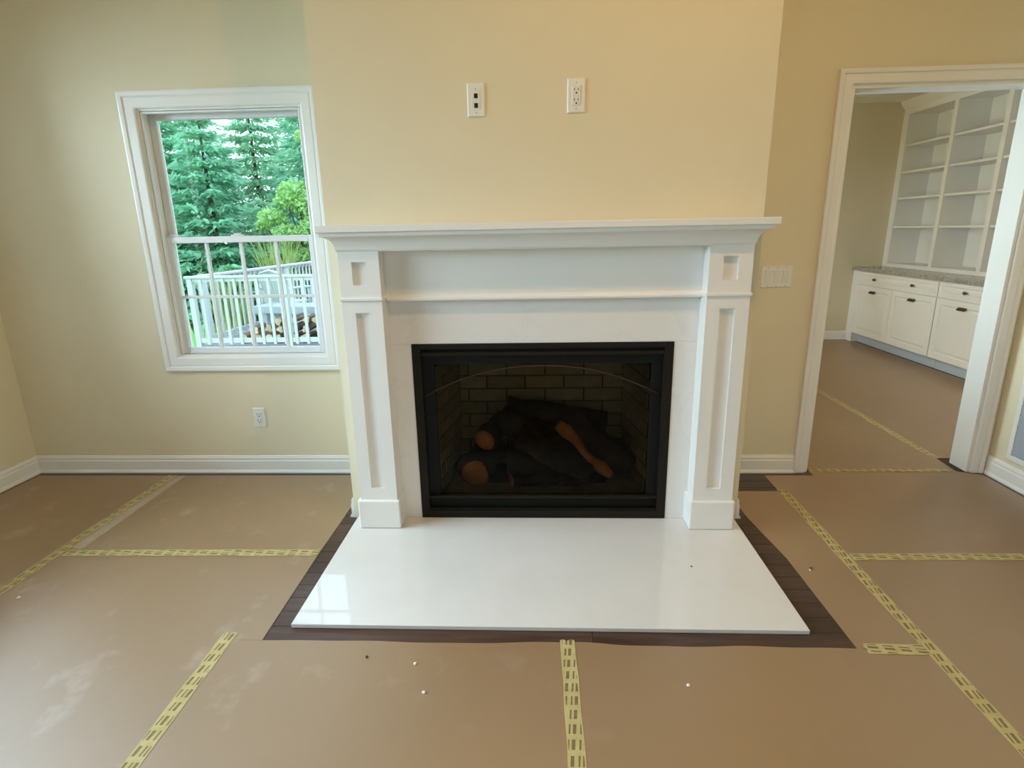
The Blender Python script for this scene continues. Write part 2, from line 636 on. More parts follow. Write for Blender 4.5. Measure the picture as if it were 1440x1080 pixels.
# chimney breast, hollow where the firebox sits
FBX0, FBX1, FBZ1 = -0.576, 0.608, 0.888
cb = MB()
cb.box(BX0, FBX0, YC, YB, 0, CEIL)
cb.box(FBX1, BX1, YC, YB, 0, CEIL)
cb.box(FBX0, FBX1, YC, YB, FBZ1, CEIL)
struct(cb.build('wall_chimney_breast', M['wall']))
# study shell
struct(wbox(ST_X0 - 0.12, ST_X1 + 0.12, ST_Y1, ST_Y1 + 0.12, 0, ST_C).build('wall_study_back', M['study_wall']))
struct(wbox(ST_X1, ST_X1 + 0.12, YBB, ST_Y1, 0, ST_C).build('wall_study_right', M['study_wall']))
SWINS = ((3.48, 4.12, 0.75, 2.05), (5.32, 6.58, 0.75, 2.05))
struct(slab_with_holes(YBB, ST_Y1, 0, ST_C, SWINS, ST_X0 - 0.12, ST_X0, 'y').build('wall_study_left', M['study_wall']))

# ------------------------------------------------------------------ baseboards
BB = [(0, 0), (0.024, 0), (0.024, 0.008), (0.017, 0.018), (0.015, 0.022), (0.015, 0.074), (0.011, 0.080), (0.012, 0.092), (0.006, 0.105), (0, 0.107)]


def baseboard(name, p0, p1, nrm, m0=0.0, m1=0.0):
    """run from p0 to p1 (2-D), protruding along nrm; m0/m1 = mitre (+1 shortens the outer edge, -1 lengthens it)"""
    p0, p1, n = Vector(p0), Vector(p1), Vector(nrm)
    t = (p1 - p0).normalized()
    loops = []
    for p, s, m in ((p0, 1, m0), (p1, -1, m1)):
        loops.append([(*(p + n * d + t * (s * m * d)), z + 0.0005) for d, z in BB])
    return struct(MB().loft(loops).build(name, M['trim']))


baseboard('baseboard_back_left', (XL, YB), (BX0, YB), (0, -1), 1, 1)
baseboard('baseboard_back_right', (BX1, YB), (1.462, YB), (0, -1), 1, 0)
baseboard('baseboard_left', (XL, YF), (XL, YB), (1, 0), 1, 1)
baseboard('baseboard_right', (XR, YF), (XR, YB), (-1, 0), 1, 1)
baseboard('baseboard_front', (XL, YF), (XR, YF), (0, 1), 1, 1)
baseboard('baseboard_chimney_left', (BX0, YC + 0.002), (BX0, YB), (-1, 0), 0, 1)
baseboard('baseboard_chimney_right', (BX1, YC + 0.002), (BX1, YB), (1, 0), 0, 1)
baseboard('baseboard_study', (ST_X0, ST_Y1), (3.875, ST_Y1), (0, -1), 1, 0)
baseboard('baseboard_study_left', (ST_X0, YBB), (ST_X0, ST_Y1), (1, 0), 0, 1)

# ------------------------------------------------------------------ picture-frame boards
CASE = [(0.0, 0.0), (0.0, 0.012), (0.006, 0.015), (0.046, 0.016), (0.052, 0.013), (0.058, 0.020), (0.074, 0.021), (0.081, 0.019), (0.081, 0.0)]


def casing_boards(parent, rect, prof, tofun, bottom=True, name='casing_board', mat=None):
    """mitred boards around rect (u0,u1,w0,w1). prof = (outward offset, protrusion). tofun(u, w, protrusion) -> xyz"""
    u0, u1, w0, w1 = rect
    mat = mat or M['trim']

    def corner(iu, iw, o):
        return ((u0 - o) if iu == 0 else (u1 + o), (w0 - o) if iw == 0 else (w1 + o))

    sides = [((0, 0), (0, 1)), ((0, 1), (1, 1)), ((1, 1), (1, 0))] + ([((1, 0), (0, 0))] if bottom else [])
    for c0, c1 in sides:
        loops = []
        for c in (c0, c1):
            lp = []
            for o, p in prof:
                u, w = corner(c[0], c[1], o)
                if not bottom and c[1] == 0:
                    w = w0
                lp.append(tofun(u, w, p))
            loops.append(lp)
        part(parent, name, MB().loft(loops), mat)


# ---- window in the back wall
win = struct(empty('window_1', (-1.625, YB, 0.642)))
casing_boards(win, WIN, CASE, lambda u, w, p: (u, YB - p, w))
# inner stop bead of the casing and the jamb liner
wi = (WIN[0] + 0.012, WIN[1] - 0.012, WIN[2] + 0.012, WIN[3] - 0.012)
JAMB = [(0.0, 0.0), (0.0, 0.128), (0.012, 0.128), (0.012, 0.0)]
casing_boards(win, wi, JAMB, lambda u, w, p: (u, YBB - p, w), name='jamb_board')


def sash(parent, rect, stile, top, bot, y0, y1, name):
    x0, x1, z0, z1 = rect
    s = MB()
    s.box(x0, x0 + stile, y0, y1, z0, z1)
    s.box(x1 - stile, x1, y0, y1, z0, z1)
    s.box(x0 + stile, x1 - stile, y0, y1, z0, z0 + bot)
    s.box(x0 + stile, x1 - stile, y0, y1, z1 - top, z1)
    o = part(parent, name, s, M['vinyl'], 0.003)
    return o


def subpart(po, name, mb, mat, bevel=0.0, smooth=False):
    o = mb.build(name, mat, None, bevel, smooth)
    o.parent = po
    o.matrix_parent_inverse = (po.parent.matrix_basis @ po.matrix_parent_inverse @ po.matrix_basis).inverted() if po.parent else po.matrix_basis.inverted()
    return o


up = sash(win, (wi[0] + 0.002, wi[1] - 0.002, 1.345, wi[3] - 0.002), 0.036, 0.030, 0.030, 3.168, 3.200, 'upper_sash')
subpart(up, 'pane', wbox(wi[0] + 0.03, wi[1] - 0.03, 3.182, 3.186, 1.365, wi[3] - 0.025), M['glass'])
lo = sash(win, (wi[0] + 0.002, wi[1] - 0.002, wi[2] + 0.002, 1.378), 0.036, 0.034, 0.032, 3.128, 3.164, 'lower_sash')
subpart(lo, 'pane', wbox(wi[0] + 0.03, wi[1] - 0.03, 3.144, 3.148, wi[2] + 0.026, 1.352), M['glass'])
for xm in (-1.822, -1.628, -1.432):
    subpart(lo, 'muntin', wbox(xm - 0.009, xm + 0.009, 3.138, 3.154, wi[2] + 0.030, 1.348), M['vinyl'], 0.002)
subpart(lo, 'muntin', wbox(wi[0] + 0.034, wi[1] - 0.034, 3.1385, 3.1535, 1.040, 1.056), M['vinyl'], 0.002)
for xm, wdt in ((-2.00, 0.035), (-1.64, 0.030)):
    lk = MB()
    lk.box(xm - wdt, xm + wdt, 3.130, 3.162, 1.3785, 1.386)
    lk.box(xm - wdt * 0.5, xm + wdt * 0.6, 3.134, 3.156, 1.386, 1.394)
    part(win, 'sash_latch', lk, M['vinyl'], 0.002)
stp = MB()
stp.box(wi[0] + 0.002, wi[0] + 0.012, 3.104, 3.1275, wi[2] + 0.002, wi[3] - 0.002)
stp.box(wi[1] - 0.012, wi[1] - 0.002, 3.104, 3.1275, wi[2] + 0.002, wi[3] - 0.002)
stp.box(wi[0] + 0.012, wi[1] - 0.012, 3.104, 3.1275, wi[3] - 0.012, wi[3] - 0.002)
part(win, 'stop_bead', stp, M['vinyl'], 0.002)

# ---- wide window in the left wall (just out of the frame, lets the daylight in)
lw = struct(empty('window_5', (XL, 1.39, LWIN[2])))
casing_boards(lw, LWIN, CASE, lambda u, w, p: (XL + p, u, w))
for k in range(3):
    a = LWIN[0] + 0.002 + k * (LWIN[1] - LWIN[0] - 0.004) / 3
    b = a + (LWIN[1] - LWIN[0] - 0.004) / 3
    f = MB()
    x0, x1 = XL - 0.09, XL - 0.05
    c, d = LWIN[2] + 0.002, LWIN[3] - 0.002
    f.box(x0, x1, a, a + 0.035, c, d)
    f.box(x0, x1, b - 0.035, b, c, d)
    f.box(x0, x1, a + 0.035, b - 0.035, c, c + 0.04)
    f.box(x0, x1, a + 0.035, b - 0.035, d - 0.04, d)
    so = part(lw, 'sash', f, M['vinyl'], 0.003)
    subpart(so, 'pane', wbox(XL - 0.072, XL - 0.068, a + 0.03, b - 0.03, c + 0.035, d - 0.035), M['glass'])

# ---- windows behind the camera, study window
for i, r in enumerate(RW):
    w_ = struct(empty('window_%d' % (i + 2), ((r[0] + r[1]) / 2, YF, r[2])))
    casing_boards(w_, r, CASE, lambda u, w, p: (u, YF + p, w))
    so = sash(w_, (r[0] + 0.002, r[1] - 0.002, r[2] + 0.002, r[3] - 0.002), 0.06, 0.06, 0.06, YF - 0.09, YF - 0.05, 'sash')
    subpart(so, 'muntin', wbox((r[0] + r[1]) / 2 - 0.03, (r[0] + r[1]) / 2 + 0.03, YF - 0.088, YF - 0.052, r[2] + 0.06, r[3] - 0.06), M['vinyl'])
    subpart(so, 'pane', wbox(r[0] + 0.05, r[1] - 0.05, YF - 0.072, YF - 0.068, r[2] + 0.05, r[3] - 0.05), M['glass'])
for i, SWIN in enumerate(SWINS):
    a, b, c, d = SWIN
    w_ = struct(empty('window_%d' % (i + 6), (ST_X0, (a + b) / 2, c)))
    casing_boards(w_, SWIN, CASE, lambda u, w, p: (ST_X0 + p, u, w))
    f = MB()
    for q in ((a + .002, a + .06, c + .002, d - .002), (b - .06, b - .002, c + .002, d - .002), (a + .06, b - .06, c + .002, c + .06), (a + .06, b - .06, d - .06, d - .002)):
        f.box(ST_X0 - 0.08, ST_X0 - 0.04, *q)
    so = part(w_, 'sash', f, M['vinyl'], 0.003)
    subpart(so, 'pane', wbox(ST_X0 - 0.062, ST_X0 - 0.058, a + .05, b - .05, c + .05, d - .05), M['glass'])

# ---- cased opening to the study
tr = struct(empty('trim_1', (1.99, YB, 0)))
DC = [(o * 0.067 / 0.081, p) for o, p in CASE]
dj = (DOOR[0] + 0.018, DOOR[1] - 0.018, 0.001, DOOR[3] - 0.018)
JB = [(0.0, 0.0), (0.0, 0.134), (0.018, 0.134), (0.018, 0.0)]
casing_boards(tr, dj, JB, lambda u, w, p: (u, YBB + 0.002 - p, w), bottom=False, name='jamb_board')
casing_boards(tr, (DOOR[0], DOOR[1], 0.001, DOOR[3]), DC, lambda u, w, p: (u, YB - p, w), bottom=False)
casing_boards(tr, (DOOR[0], DOOR[1], 0.001, DOOR[3]), DC, lambda u, w, p: (u, YBB + p, w), bottom=False)

# ------------------------------------------------------------------ hearth
HX0, HX1, HY0, HZ = -0.901, 0.939, 1.719, 0.017
hearth = wbox(HX0, HX1, HY0, YC - 0.001, 0.0006, HZ).build('hearth_slab', M['hearth'], None, 0.002)
tag(hearth, 'glossy white stone hearth slab lying on the dark wood floor before the fireplace', 'hearth')

# ------------------------------------------------------------------ stone surround
YS = 2.514
sur = empty('fireplace_surround', (0.016, YC, HZ))
part(sur, 'side_slab', wbox(-0.6684, FBX0, YS, YC - 0.0005, HZ + 0.0004, FBZ1), M['marble'], 0.0012)
part(sur, 'side_slab', wbox(FBX1, 0.7084, YS, YC - 0.0005, HZ + 0.0004, FBZ1), M['marble'], 0.0012)
part(sur, 'header_slab', wbox(-0.6684, 0.7084, YS, YC - 0.0005, FBZ1 + 0.0004, 1.092), M['marble'], 0.0012)
tag(sur, 'white faintly veined stone slabs framing the black fireplace opening', 'surround')

# ------------------------------------------------------------------ mantel
man = empty('fireplace_mantel', (0.02, YC, HZ))
YQ = 2.416
LEGS = ((-0.843, -0.668), (0.708, 0.886))
CRZ0, SHZ0, SHZ1 = 1.305, 1.383, 1.411
part(man, 'shelf', wbox(-0.907, 0.958, 2.352, YC - 0.0005, SHZ0, SHZ1), M['trim'], 0.003)
# crown: cove profile (outset, height), mitred round three sides
cp = [(0.0, CRZ0)]
for k in range(9):
    t = k / 8 * math.pi / 2
    cp.append((0.006 + 0.042 * (1 - math.cos(t)), CRZ0 + 0.008 + 0.052 * math.sin(t)))
cp += [(0.052, SHZ0 - 0.014), (0.052, SHZ0)]
lx, rx = LEGS[0][0], LEGS[1][1]
YW = YC - 0.001
cr = MB()
n = len(cp)
rows = []
for d, z in cp:
    rows.append([(lx - d, YW, z), (lx - d, YQ - d, z), (rx + d, YQ - d, z), (rx + d, YW, z)])
rows.append([(lx + 0.02, YW, SHZ0), (lx + 0.02, YQ + 0.02, SHZ0), (rx - 0.02, YQ + 0.02, SHZ0), (rx - 0.02, YW, SHZ0)])
rows.append([(lx + 0.02, YW, CRZ0), (lx + 0.02, YQ + 0.02, CRZ0), (rx - 0.02, YQ + 0.02, CRZ0), (rx - 0.02, YW, CRZ0)])
loops = [[rows[i][s] for i in range(len(rows))] for s in range(4)]
cr.loft(loops)
part(man, 'crown_moulding', cr, M['trim'])
part(man, 'header_board', wbox(LEGS[0][1], LEGS[1][0], YQ + 0.02, YC - 0.002, CRZ0 + 0.0004, SHZ0 - 0.0004), M['trim'])
part(man, 'frieze_panel', wbox(LEGS[0][1], LEGS[1][0], 2.494, YC - 0.002, 1.0925, CRZ0), M['trim'], 0.001)
bd = MB()
BE = [(2.494, 1.088), (2.480, 1.088), (2.477, 1.092), (2.477, 1.099), (2.481, 1.104), (2.487, 1.106), (2.490, 1.112), (2.494, 1.113)]
bd.loft([[(LEGS[0][1], y, z) for y, z in BE], [(LEGS[1][0], y, z) for y, z in BE]])
part(man, 'frieze_bead', bd, M['trim'])
for (a, b) in LEGS:
    cx = (a + b) / 2
    hw = 0.0315
    g = MB()
    zs = [HZ + 0.0004, 0.220, 1.046, 1.164, 1.262, CRZ0]
    g.box(a, b, YQ + 0.020, YC - 0.001, zs[0], zs[5])
    g.box(a, cx - hw, YQ, YQ + 0.020, zs[0], zs[5])
    g.box(cx + hw, b, YQ, YQ + 0.020, zs[0], zs[5])
    for z0, z1 in ((zs[0], zs[1]), (zs[2], zs[3]), (zs[4], zs[5])):
        g.box(cx - hw, cx + hw, YQ, YQ + 0.020, z0, z1)
    pil = part(man, 'pilaster', g, M['trim'])
    subpart(pil, 'recessed_panel', wbox(cx - hw - 0.001, cx + hw + 0.001, YQ + 0.017, YQ + 0.022, zs[1] - 0.001, zs[2] + 0.001), M['trim'])
    subpart(pil, 'recessed_square', wbox(cx - hw - 0.001, cx + hw + 0.001, YQ + 0.017, YQ + 0.022, zs[3] - 0.001, zs[4] + 0.001), M['trim'])
    subpart(pil, 'plinth_block', wbox(a - 0.013, b + 0.013, 2.403, YC - 0.001, HZ + 0.0003, 0.161), M['trim'], 0.007)
    subpart(pil, 'ledge_moulding', wbox(a - 0.007, b + 0.007, YQ - 0.008, YC - 0.001, 1.098, 1.111), M['trim'], 0.003)
tag(man, 'white painted wooden fireplace mantel with panelled legs and a crown shelf', 'mantel')

# ------------------------------------------------------------------ fireplace insert
ins = empty('gas_fireplace', (0.016, 2.7, HZ))
g0 = 0.0006
X0, X1, Z0, Z1 = FBX0 + g0, FBX1 - g0, HZ + g0, FBZ1 - g0
FW = 0.040
fr = MB()
fr.box(X0, X0 + FW, YS - 0.004, YS + 0.03, Z0, Z1)
fr.box(X1 - FW, X1, YS - 0.004, YS + 0.03, Z0, Z1)
fr.box(X0 + FW, X1 - FW, YS - 0.004, YS + 0.03, Z1 - 0.024, Z1)
fr.box(X0 + FW, X1 - FW, YS - 0.004, YS + 0.03, Z0, Z0 + 0.040)
part(ins, 'outer_frame', fr, M['bronze_frame'], 0.002)
part(ins, 'top_louvre', wbox(X0 + FW, X1 - FW, YS + 0.004, YS + 0.016, Z1 - 0.058, Z1 - 0.040), M['bronze_frame'], 0.002)
part(ins, 'bottom_louvre', wbox(X0 + FW, X1 - FW, YS + 0.004, YS + 0.02, 0.118, 0.131), M['bronze_frame'], 0.002)
part(ins, 'control_cover', wbox(X0 + FW, X1 - FW, YS + 0.028, YS + 0.034, Z0 + 0.030, 0.122), M['black_metal'], 0.001)
part(ins, 'bottom_lip', wbox(X0 + FW, X1 - FW, YS + 0.004, YS + 0.012, Z0 + 0.040, Z0 + 0.048), M['bronze_frame'], 0.001)
# door frame (dark) set back behind the outer frame, holding the glass
GX0, GX1, GZ0, GZ1 = -0.482, 0.518, 0.128, 0.784
df = MB()
YD0, YD1 = YS + 0.030, YS + 0.050
df.box(X0 + 0.02, GX0, YD0, YD1, 0.122, Z1 - 0.02)
df.box(GX1, X1 - 0.02, YD0, YD1, 0.122, Z1 - 0.02)
df.box(GX0, GX1, YD0, YD1, GZ1, Z1 - 0.02)
part(ins, 'door_frame', df, M['black_metal'], 0.002)
part(ins, 'door_glass', wbox(GX0, GX1, YD0 + 0.008, YD0 + 0.012, GZ0, GZ1), M['fire_glass'])
arc = []
for k in range(25):
    t = k / 24
    x = -0.545 + t * (0.572 + 0.545)
    q = (x - 0.016) / 0.56
    arc.append((x, YS + 0.022, 0.628 + 0.150 * (1 - abs(q) ** 2.1)))
part(ins, 'arched_trim', MB().tube(arc, 0.0038, 8), M['bronze_rod'], 0, True)
# firebox shell and bricks
BYB = 2.955
FZ, TZ = 0.124, 0.80
SBX0, SBX1 = -0.43, 0.46     # back wall of the box
sh = MB()
sh.box(SBX0 - 0.02, SBX1 + 0.02, BYB, BYB + 0.02, FZ - 0.02, TZ + 0.02)
y_f = YD1 + 0.002
sh.loft([[(GX0 - 0.02, y_f, FZ), (GX0 - 0.005, y_f, FZ), (SBX0, BYB, FZ), (SBX0 - 0.02, BYB, FZ)],
         [(GX0 - 0.02, y_f, TZ), (GX0 - 0.005, y_f, TZ), (SBX0, BYB, TZ), (SBX0 - 0.02, BYB, TZ)]])
sh.loft([[(GX1 + 0.02, y_f, FZ), (GX1 + 0.005, y_f, FZ), (SBX1, BYB, FZ), (SBX1 + 0.02, BYB, FZ)],
         [(GX1 + 0.02, y_f, TZ), (GX1 + 0.005, y_f, TZ), (SBX1, BYB, TZ), (SBX1 + 0.02, BYB, TZ)]])
sh.box(GX0 - 0.02, GX1 + 0.02, y_f, BYB, FZ - 0.02, FZ)
sh.box(GX0 - 0.02, GX1 + 0.02, y_f, BYB, TZ, TZ + 0.02)
shell = part(ins, 'firebox', sh, M['mortar'])
subpart(shell, 'firebox_floor', wbox(GX0 - 0.002, GX1 + 0.002, y_f + 0.001, BYB - 0.012, FZ + 0.0002, FZ + 0.004), M['firebrick'])
BH, BWD = 0.066, 0.20
bmesh_cache = {}


def brick(p, ang, L, H, T=0.010):
    k = (round(L, 3), round(H, 3))
    if k not in bmesh_cache:
        e = 0.003
        mb = MB()
        mb.loft([[(0, 0, 0), (L, 0, 0), (L, 0, H), (0, 0, H)],
                 [(0, -T + e, 0), (L, -T + e, 0), (L, -T + e, H), (0, -T + e, H)],
                 [(e, -T, e), (L - e, -T, e), (L - e, -T, H - e), (e, -T, H - e)]])
        o = mb.build('brick', M['firebrick'])
        bmesh_cache[k] = o.data
    else:
        o = bpy.data.objects.new('brick', bmesh_cache[k])
        COL.objects.link(o)
    o.parent = shell
    o.matrix_parent_inverse = (ins.matrix_basis @ shell.matrix_parent_inverse @ shell.matrix_basis).inverted()
    o.location = p
    o.rotation_euler = (0, 0, ang)


def brick_wall(p0, p1, off):
    p0, p1 = Vector(p0), Vector(p1)
    Lw = (p1 - p0).length
    ang = math.atan2((p1 - p0).y, (p1 - p0).x)
    t = (p1 - p0).normalized()
    for r in range(10):
        z = FZ + 0.002 + r * (BH + 0.006)
        if z + BH > TZ:
            break
        s = -(BWD / 2) * (r % 2) - off
        while s < Lw:
            a, b = max(s, 0.003), min(s + BWD, Lw - 0.003)
            if b - a > 0.02:
                q = p0 + t * a
                brick((q.x, q.y, z), ang, b - a, BH)
            s += BWD + 0.007


brick_wall((SBX0, BYB - 0.0005), (SBX1, BYB - 0.0005), 0.05)
brick_wall((GX0 - 0.004, y_f), (SBX0 + 0.001, BYB), 0.03)
brick_wall((SBX1 - 0.001, BYB), (GX1 + 0.004, y_f), 0.03)
tag(ins, 'black metal gas fireplace box with smoked glass front set into the surround', 'fireplace')

# burner tray and logs
bt = MB()
bt.box(-0.30, 0.34, 2.67, 2.86, FZ + 0.0045, FZ + 0.03)
tray = bt.build('burner_tray', M['black_metal'], None, 0.004)
tag(tray, 'low black burner tray under the logs inside the fireplace', 'burner')


def log(name, p0, p1, r0, r1, label, cut0=False, cut1=False, strip=None):
    p0, p1 = Vector(p0), Vector(p1)
    root = empty(name, tuple((p0 + p1) / 2))
    pts, rad = [], []
    for k in range(9):
        t = k / 8
        p = p0.lerp(p1, t) + Vector((random.uniform(-1, 1), random.uniform(-1, 1), random.uniform(-1, 1))) * 0.006 * (0 < k < 8)
        pts.append(p)
        rad.append((r0 + (r1 - r0) * t) * random.uniform(0.9, 1.08))
    part(root, 'bark', MB().tube(pts, rad, 14, 0.16), M['bark'], 0, True)
    for flag, a, b, r in ((cut0, p0, p1, rad[0]), (cut1, p1, p0, rad[-1])):
        if flag:
            d = (a - b).normalized()
            part(root, 'cut_end', MB().tube([a - d * 0.004, a + d * 0.006, a + d * 0.014], [r * 0.98, r * 0.95, r * 0.6], 14, 0.12), M['cut_wood'], 0, True)
    if strip:
        s0, s1, rr = strip
        s0, s1 = Vector(s0), Vector(s1)
        pp = [s0.lerp(s1, k / 6) + Vector((0, 0, 0.012 * math.sin(k * 1.3))) for k in range(7)]
        part(root, 'split_face', MB().tube(pp, [rr * q for q in (0.9, 1.15, 0.7, 0.6, 0.75, 0.95, 0.6)], 10, 0.2), M['cut_wood'], 0, True)
    tag(root, label, 'log')
    return root


log('fireplace_log', (-0.330, 2.640, 0.205), (-0.25, 2.88, 0.25), 0.082, 0.074, 'fireplace log at lower left with a large orange cut end facing out', True)
log('fireplace_log', (-0.272, 2.70, 0.352), (-0.19, 2.90, 0.39), 0.064, 0.060, 'fireplace log with a round orange cut end above the larger one', True)
log('fireplace_log', (-0.17, 2.86, 0.475), (0.36, 2.88, 0.38), 0.066, 0.058, 'charred black log lying across the top rear of the fire')
log('fireplace_log', (0.12, 2.79, 0.45), (0.45, 2.72, 0.20), 0.066, 0.072, 'fireplace log slanting down to the right with an orange split face', False, False,
    ((0.10, 2.735, 0.425), (0.365, 2.655, 0.165), 0.034))
log('fireplace_log', (-0.10, 2.74, 0.36), (0.26, 2.65, 0.185), 0.070, 0.058, 'charred log slanting across the middle of the fire')
log('fireplace_log', (-0.135, 2.620, 0.165), (0.16, 2.68, 0.175), 0.034, 0.036, 'thin charred log lying low in front with a small orange end', True)
log('fireplace_log', (0.12, 2.62, 0.155), (0.36, 2.70, 0.165), 0.026, 0.03, 'thin black log lying low at the front right of the fire')
log('fireplace_log', (-0.20, 2.82, 0.43), (0.20, 2.74, 0.27), 0.074, 0.070, 'thick charred log filling the middle of the fire behind the slanting ones')
log('fireplace_log', (-0.16, 2.74, 0.215), (0.33, 2.75, 0.205), 0.070, 0.066, 'thick black log lying level low in the middle of the fire')
em = MB()
for k in range(46):
    c = Vector((random.uniform(-0.02, 0.28), random.uniform(2.605, 2.65), FZ + 0.010))
    r = random.uniform(0.005, 0.012)
    v = [c + Vector((random.uniform(-1, 1), random.uniform(-1, 1), random.uniform(-0.3, 0.8))) * r for _ in range(4)]
    em.add(v, [(0, 1, 2), (0, 1, 3), (1, 2, 3), (0, 2, 3)])
o = em.build('ember_bits', M['ember'])
o['kind'] = 'stuff'
tag(o, 'scattering of grey ember crumbs in front of the fireplace logs', 'embers')

# ------------------------------------------------------------------ wall plates


def plate_base(name, u, z, w, h, plane, label, cat):
    """plane = y of the wall, facing -y"""
    root = empty(name, (u, plane, z))
    p = MB()
    t, e = 0.006, 0.004
    p.loft([[(u - w / 2, plane - 0.0003, z - h / 2), (u + w / 2, plane - 0.0003, z - h / 2), (u + w / 2, plane - 0.0003, z + h / 2), (u - w / 2, plane - 0.0003, z + h / 2)],
            [(u - w / 2, plane - 0.002, z - h / 2), (u + w / 2, plane - 0.002, z - h / 2), (u + w / 2, plane - 0.002, z + h / 2), (u - w / 2, plane - 0.002, z + h / 2)],
            [(u - w / 2 + e, plane - t, z - h / 2 + e), (u + w / 2 - e, plane - t, z - h / 2 + e), (u + w / 2 - e, plane - t, z + h / 2 - e), (u - w / 2 + e, plane - t, z + h / 2 - e)]])
    part(root, 'cover', p, M['plate'])
    tag(root, label, cat)
    return root


def screw(root, x, y, z):
    part(root, 'screw', MB().tube([(x, y + 0.001, z), (x, y - 0.0012, z)], 0.0028, 10), M['screw'])


pl = plate_base('cable_plate', -0.246, 1.897, 0.072, 0.128, YC, 'white wall plate with two square black ports above the mantel', 'wall plate')
part(pl, 'insert', wbox(-0.246 - 0.0175, -0.246 + 0.0175, YC - 0.0075, YC - 0.005, 1.897 - 0.036, 1.897 + 0.036), M['plate_insert'], 0.001)
for z in (1.912, 1.876):
    part(pl, 'port', wbox(-0.246 - 0.0075, -0.246 + 0.0075, YC - 0.0082, YC - 0.006, z - 0.009, z + 0.009), M['dark_slot'])
for z in (1.939, 1.850):
    screw(pl, -0.246, YC - 0.006, z)


def receptacle(root, u, z, plane):
    part(root, 'insert', wbox(u - 0.0175, u + 0.0175, plane - 0.0085, plane - 0.005, z - 0.036, z + 0.036), M['plate_insert'], 0.002)
    for dz in (0.019, -0.019):
        for dx, hh in ((-0.0075, 0.0045), (0.0075, 0.004)):
            part(root, 'slot', wbox(u + dx - 0.0013, u + dx + 0.0013, plane - 0.0090, plane - 0.0075, z + dz + 0.004 - hh, z + dz + 0.004 + hh), M['dark_slot'])
        part(root, 'ground_hole', MB().tube([(u, plane - 0.0075, z + dz - 0.009), (u, plane - 0.0090, z + dz - 0.009)], 0.0034, 10), M['dark_slot'])
    for dz in (0.048, -0.048):
        screw(root, u, plane - 0.006, z + dz)


pl = plate_base('power_outlet', 0.163, 1.902, 0.074, 0.128, YC, 'white power outlet high on the wall above the mantel', 'outlet')
receptacle(pl, 0.163, 1.902, YC)
pl = plate_base('power_outlet', -1.636, 0.345, 0.070, 0.120, YB, 'white power outlet low on the wall under the window', 'outlet')
receptacle(pl, -1.636, 0.345, YB)
pl = plate_base('light_switch', 1.263, 1.116, 0.163, 0.113, YB, 'white triple light switch plate beside the doorway', 'light switch')
for k in (-1, 0, 1):
    u = 1.263 + k * 0.046
    rk = MB()
    yy = YB - 0.006
    rk.loft([[(u - 0.0165, yy + 0.001, 1.116 - 0.033), (u + 0.0165, yy + 0.001, 1.116 - 0.033), (u + 0.0165, yy + 0.001, 1.116 + 0.033), (u - 0.0165, yy + 0.001, 1.116 + 0.033)],
             [(u - 0.0165, yy - 0.0015, 1.116 - 0.033), (u + 0.0165, yy - 0.0015, 1.116 - 0.033), (u + 0.0165, yy - 0.005, 1.116 + 0.033), (u - 0.0165, yy - 0.005, 1.116 + 0.033)]])
    part(pl, 'rocker', rk, M['plate_insert'])
    for dz in (0.048, -0.048):
        screw(pl, u, YB - 0.006, 1.116 + dz)

# ------------------------------------------------------------------ return air grille on the right wall
gr = empty('air_return_grille', (XR, 2.68, 0.15))
GV = (2.39, 2.945, 0.165, 0.74)
casing_boards(gr, GV, [(0, 0.0005), (0, 0.010), (0.004, 0.012), (0.028, 0.010), (0.035, 0.004), (0.035, 0.0005)], lambda u, w, p: (XR - p, u, w), name='frame_bar', mat=M['trim'])
part(gr, 'back_panel', wbox(XR - 0.002, XR - 0.0005, GV[0], GV[1], GV[2], GV[3]), M['grille'])
sm = None
zz = GV[2] + 0.008
while zz < GV[3] - 0.01:
    s = MB()
    s.loft([[(XR - 0.010, GV[0], zz), (XR - 0.0085, GV[0], zz + 0.001), (XR - 0.002, GV[0], zz + 0.012), (XR - 0.0035, GV[0], zz + 0.011)],
            [(XR - 0.010, GV[1], zz), (XR - 0.0085, GV[1], zz + 0.001), (XR - 0.002, GV[1], zz + 0.012), (XR - 0.0035, GV[1], zz + 0.011)]])
    part(gr, 'slat', s, M['grille'])
    zz += 0.0145
tag(gr, 'white framed grey air return grille low on the right wall', 'vent')

# ------------------------------------------------------------------ floor protection sheets
PT = 0.0016


def sheet(name, poly, label, z=0.0004):
    me = MB()
    bot = [(x, y, z) for x, y in poly]
    top = [(x, y, z + PT) for x, y in poly]
    me.loft([bot, top])
    o = me.build(name, M['paper'])
    tag(o, label, 'floor paper', 'sheets of floor protection paper')
    return o


def wavy(x0, x1, y, amp, n=26, seed=1):
    r = random.Random(seed)
    ph = [r.uniform(0, 6.28) for _ in range(4)]
    pts = []
    for i in range(n + 1):
        t = i / n
        x = x0 + (x1 - x0) * t
        pts.append((x, y(t) + amp * (math.sin(t * 5 + ph[0]) + 0.6 * math.sin(t * 11 + ph[1]) + 0.25 * math.sin(t * 27 + ph[2])) * min(1, 8 * t, 8 * (1 - t))))
    return pts


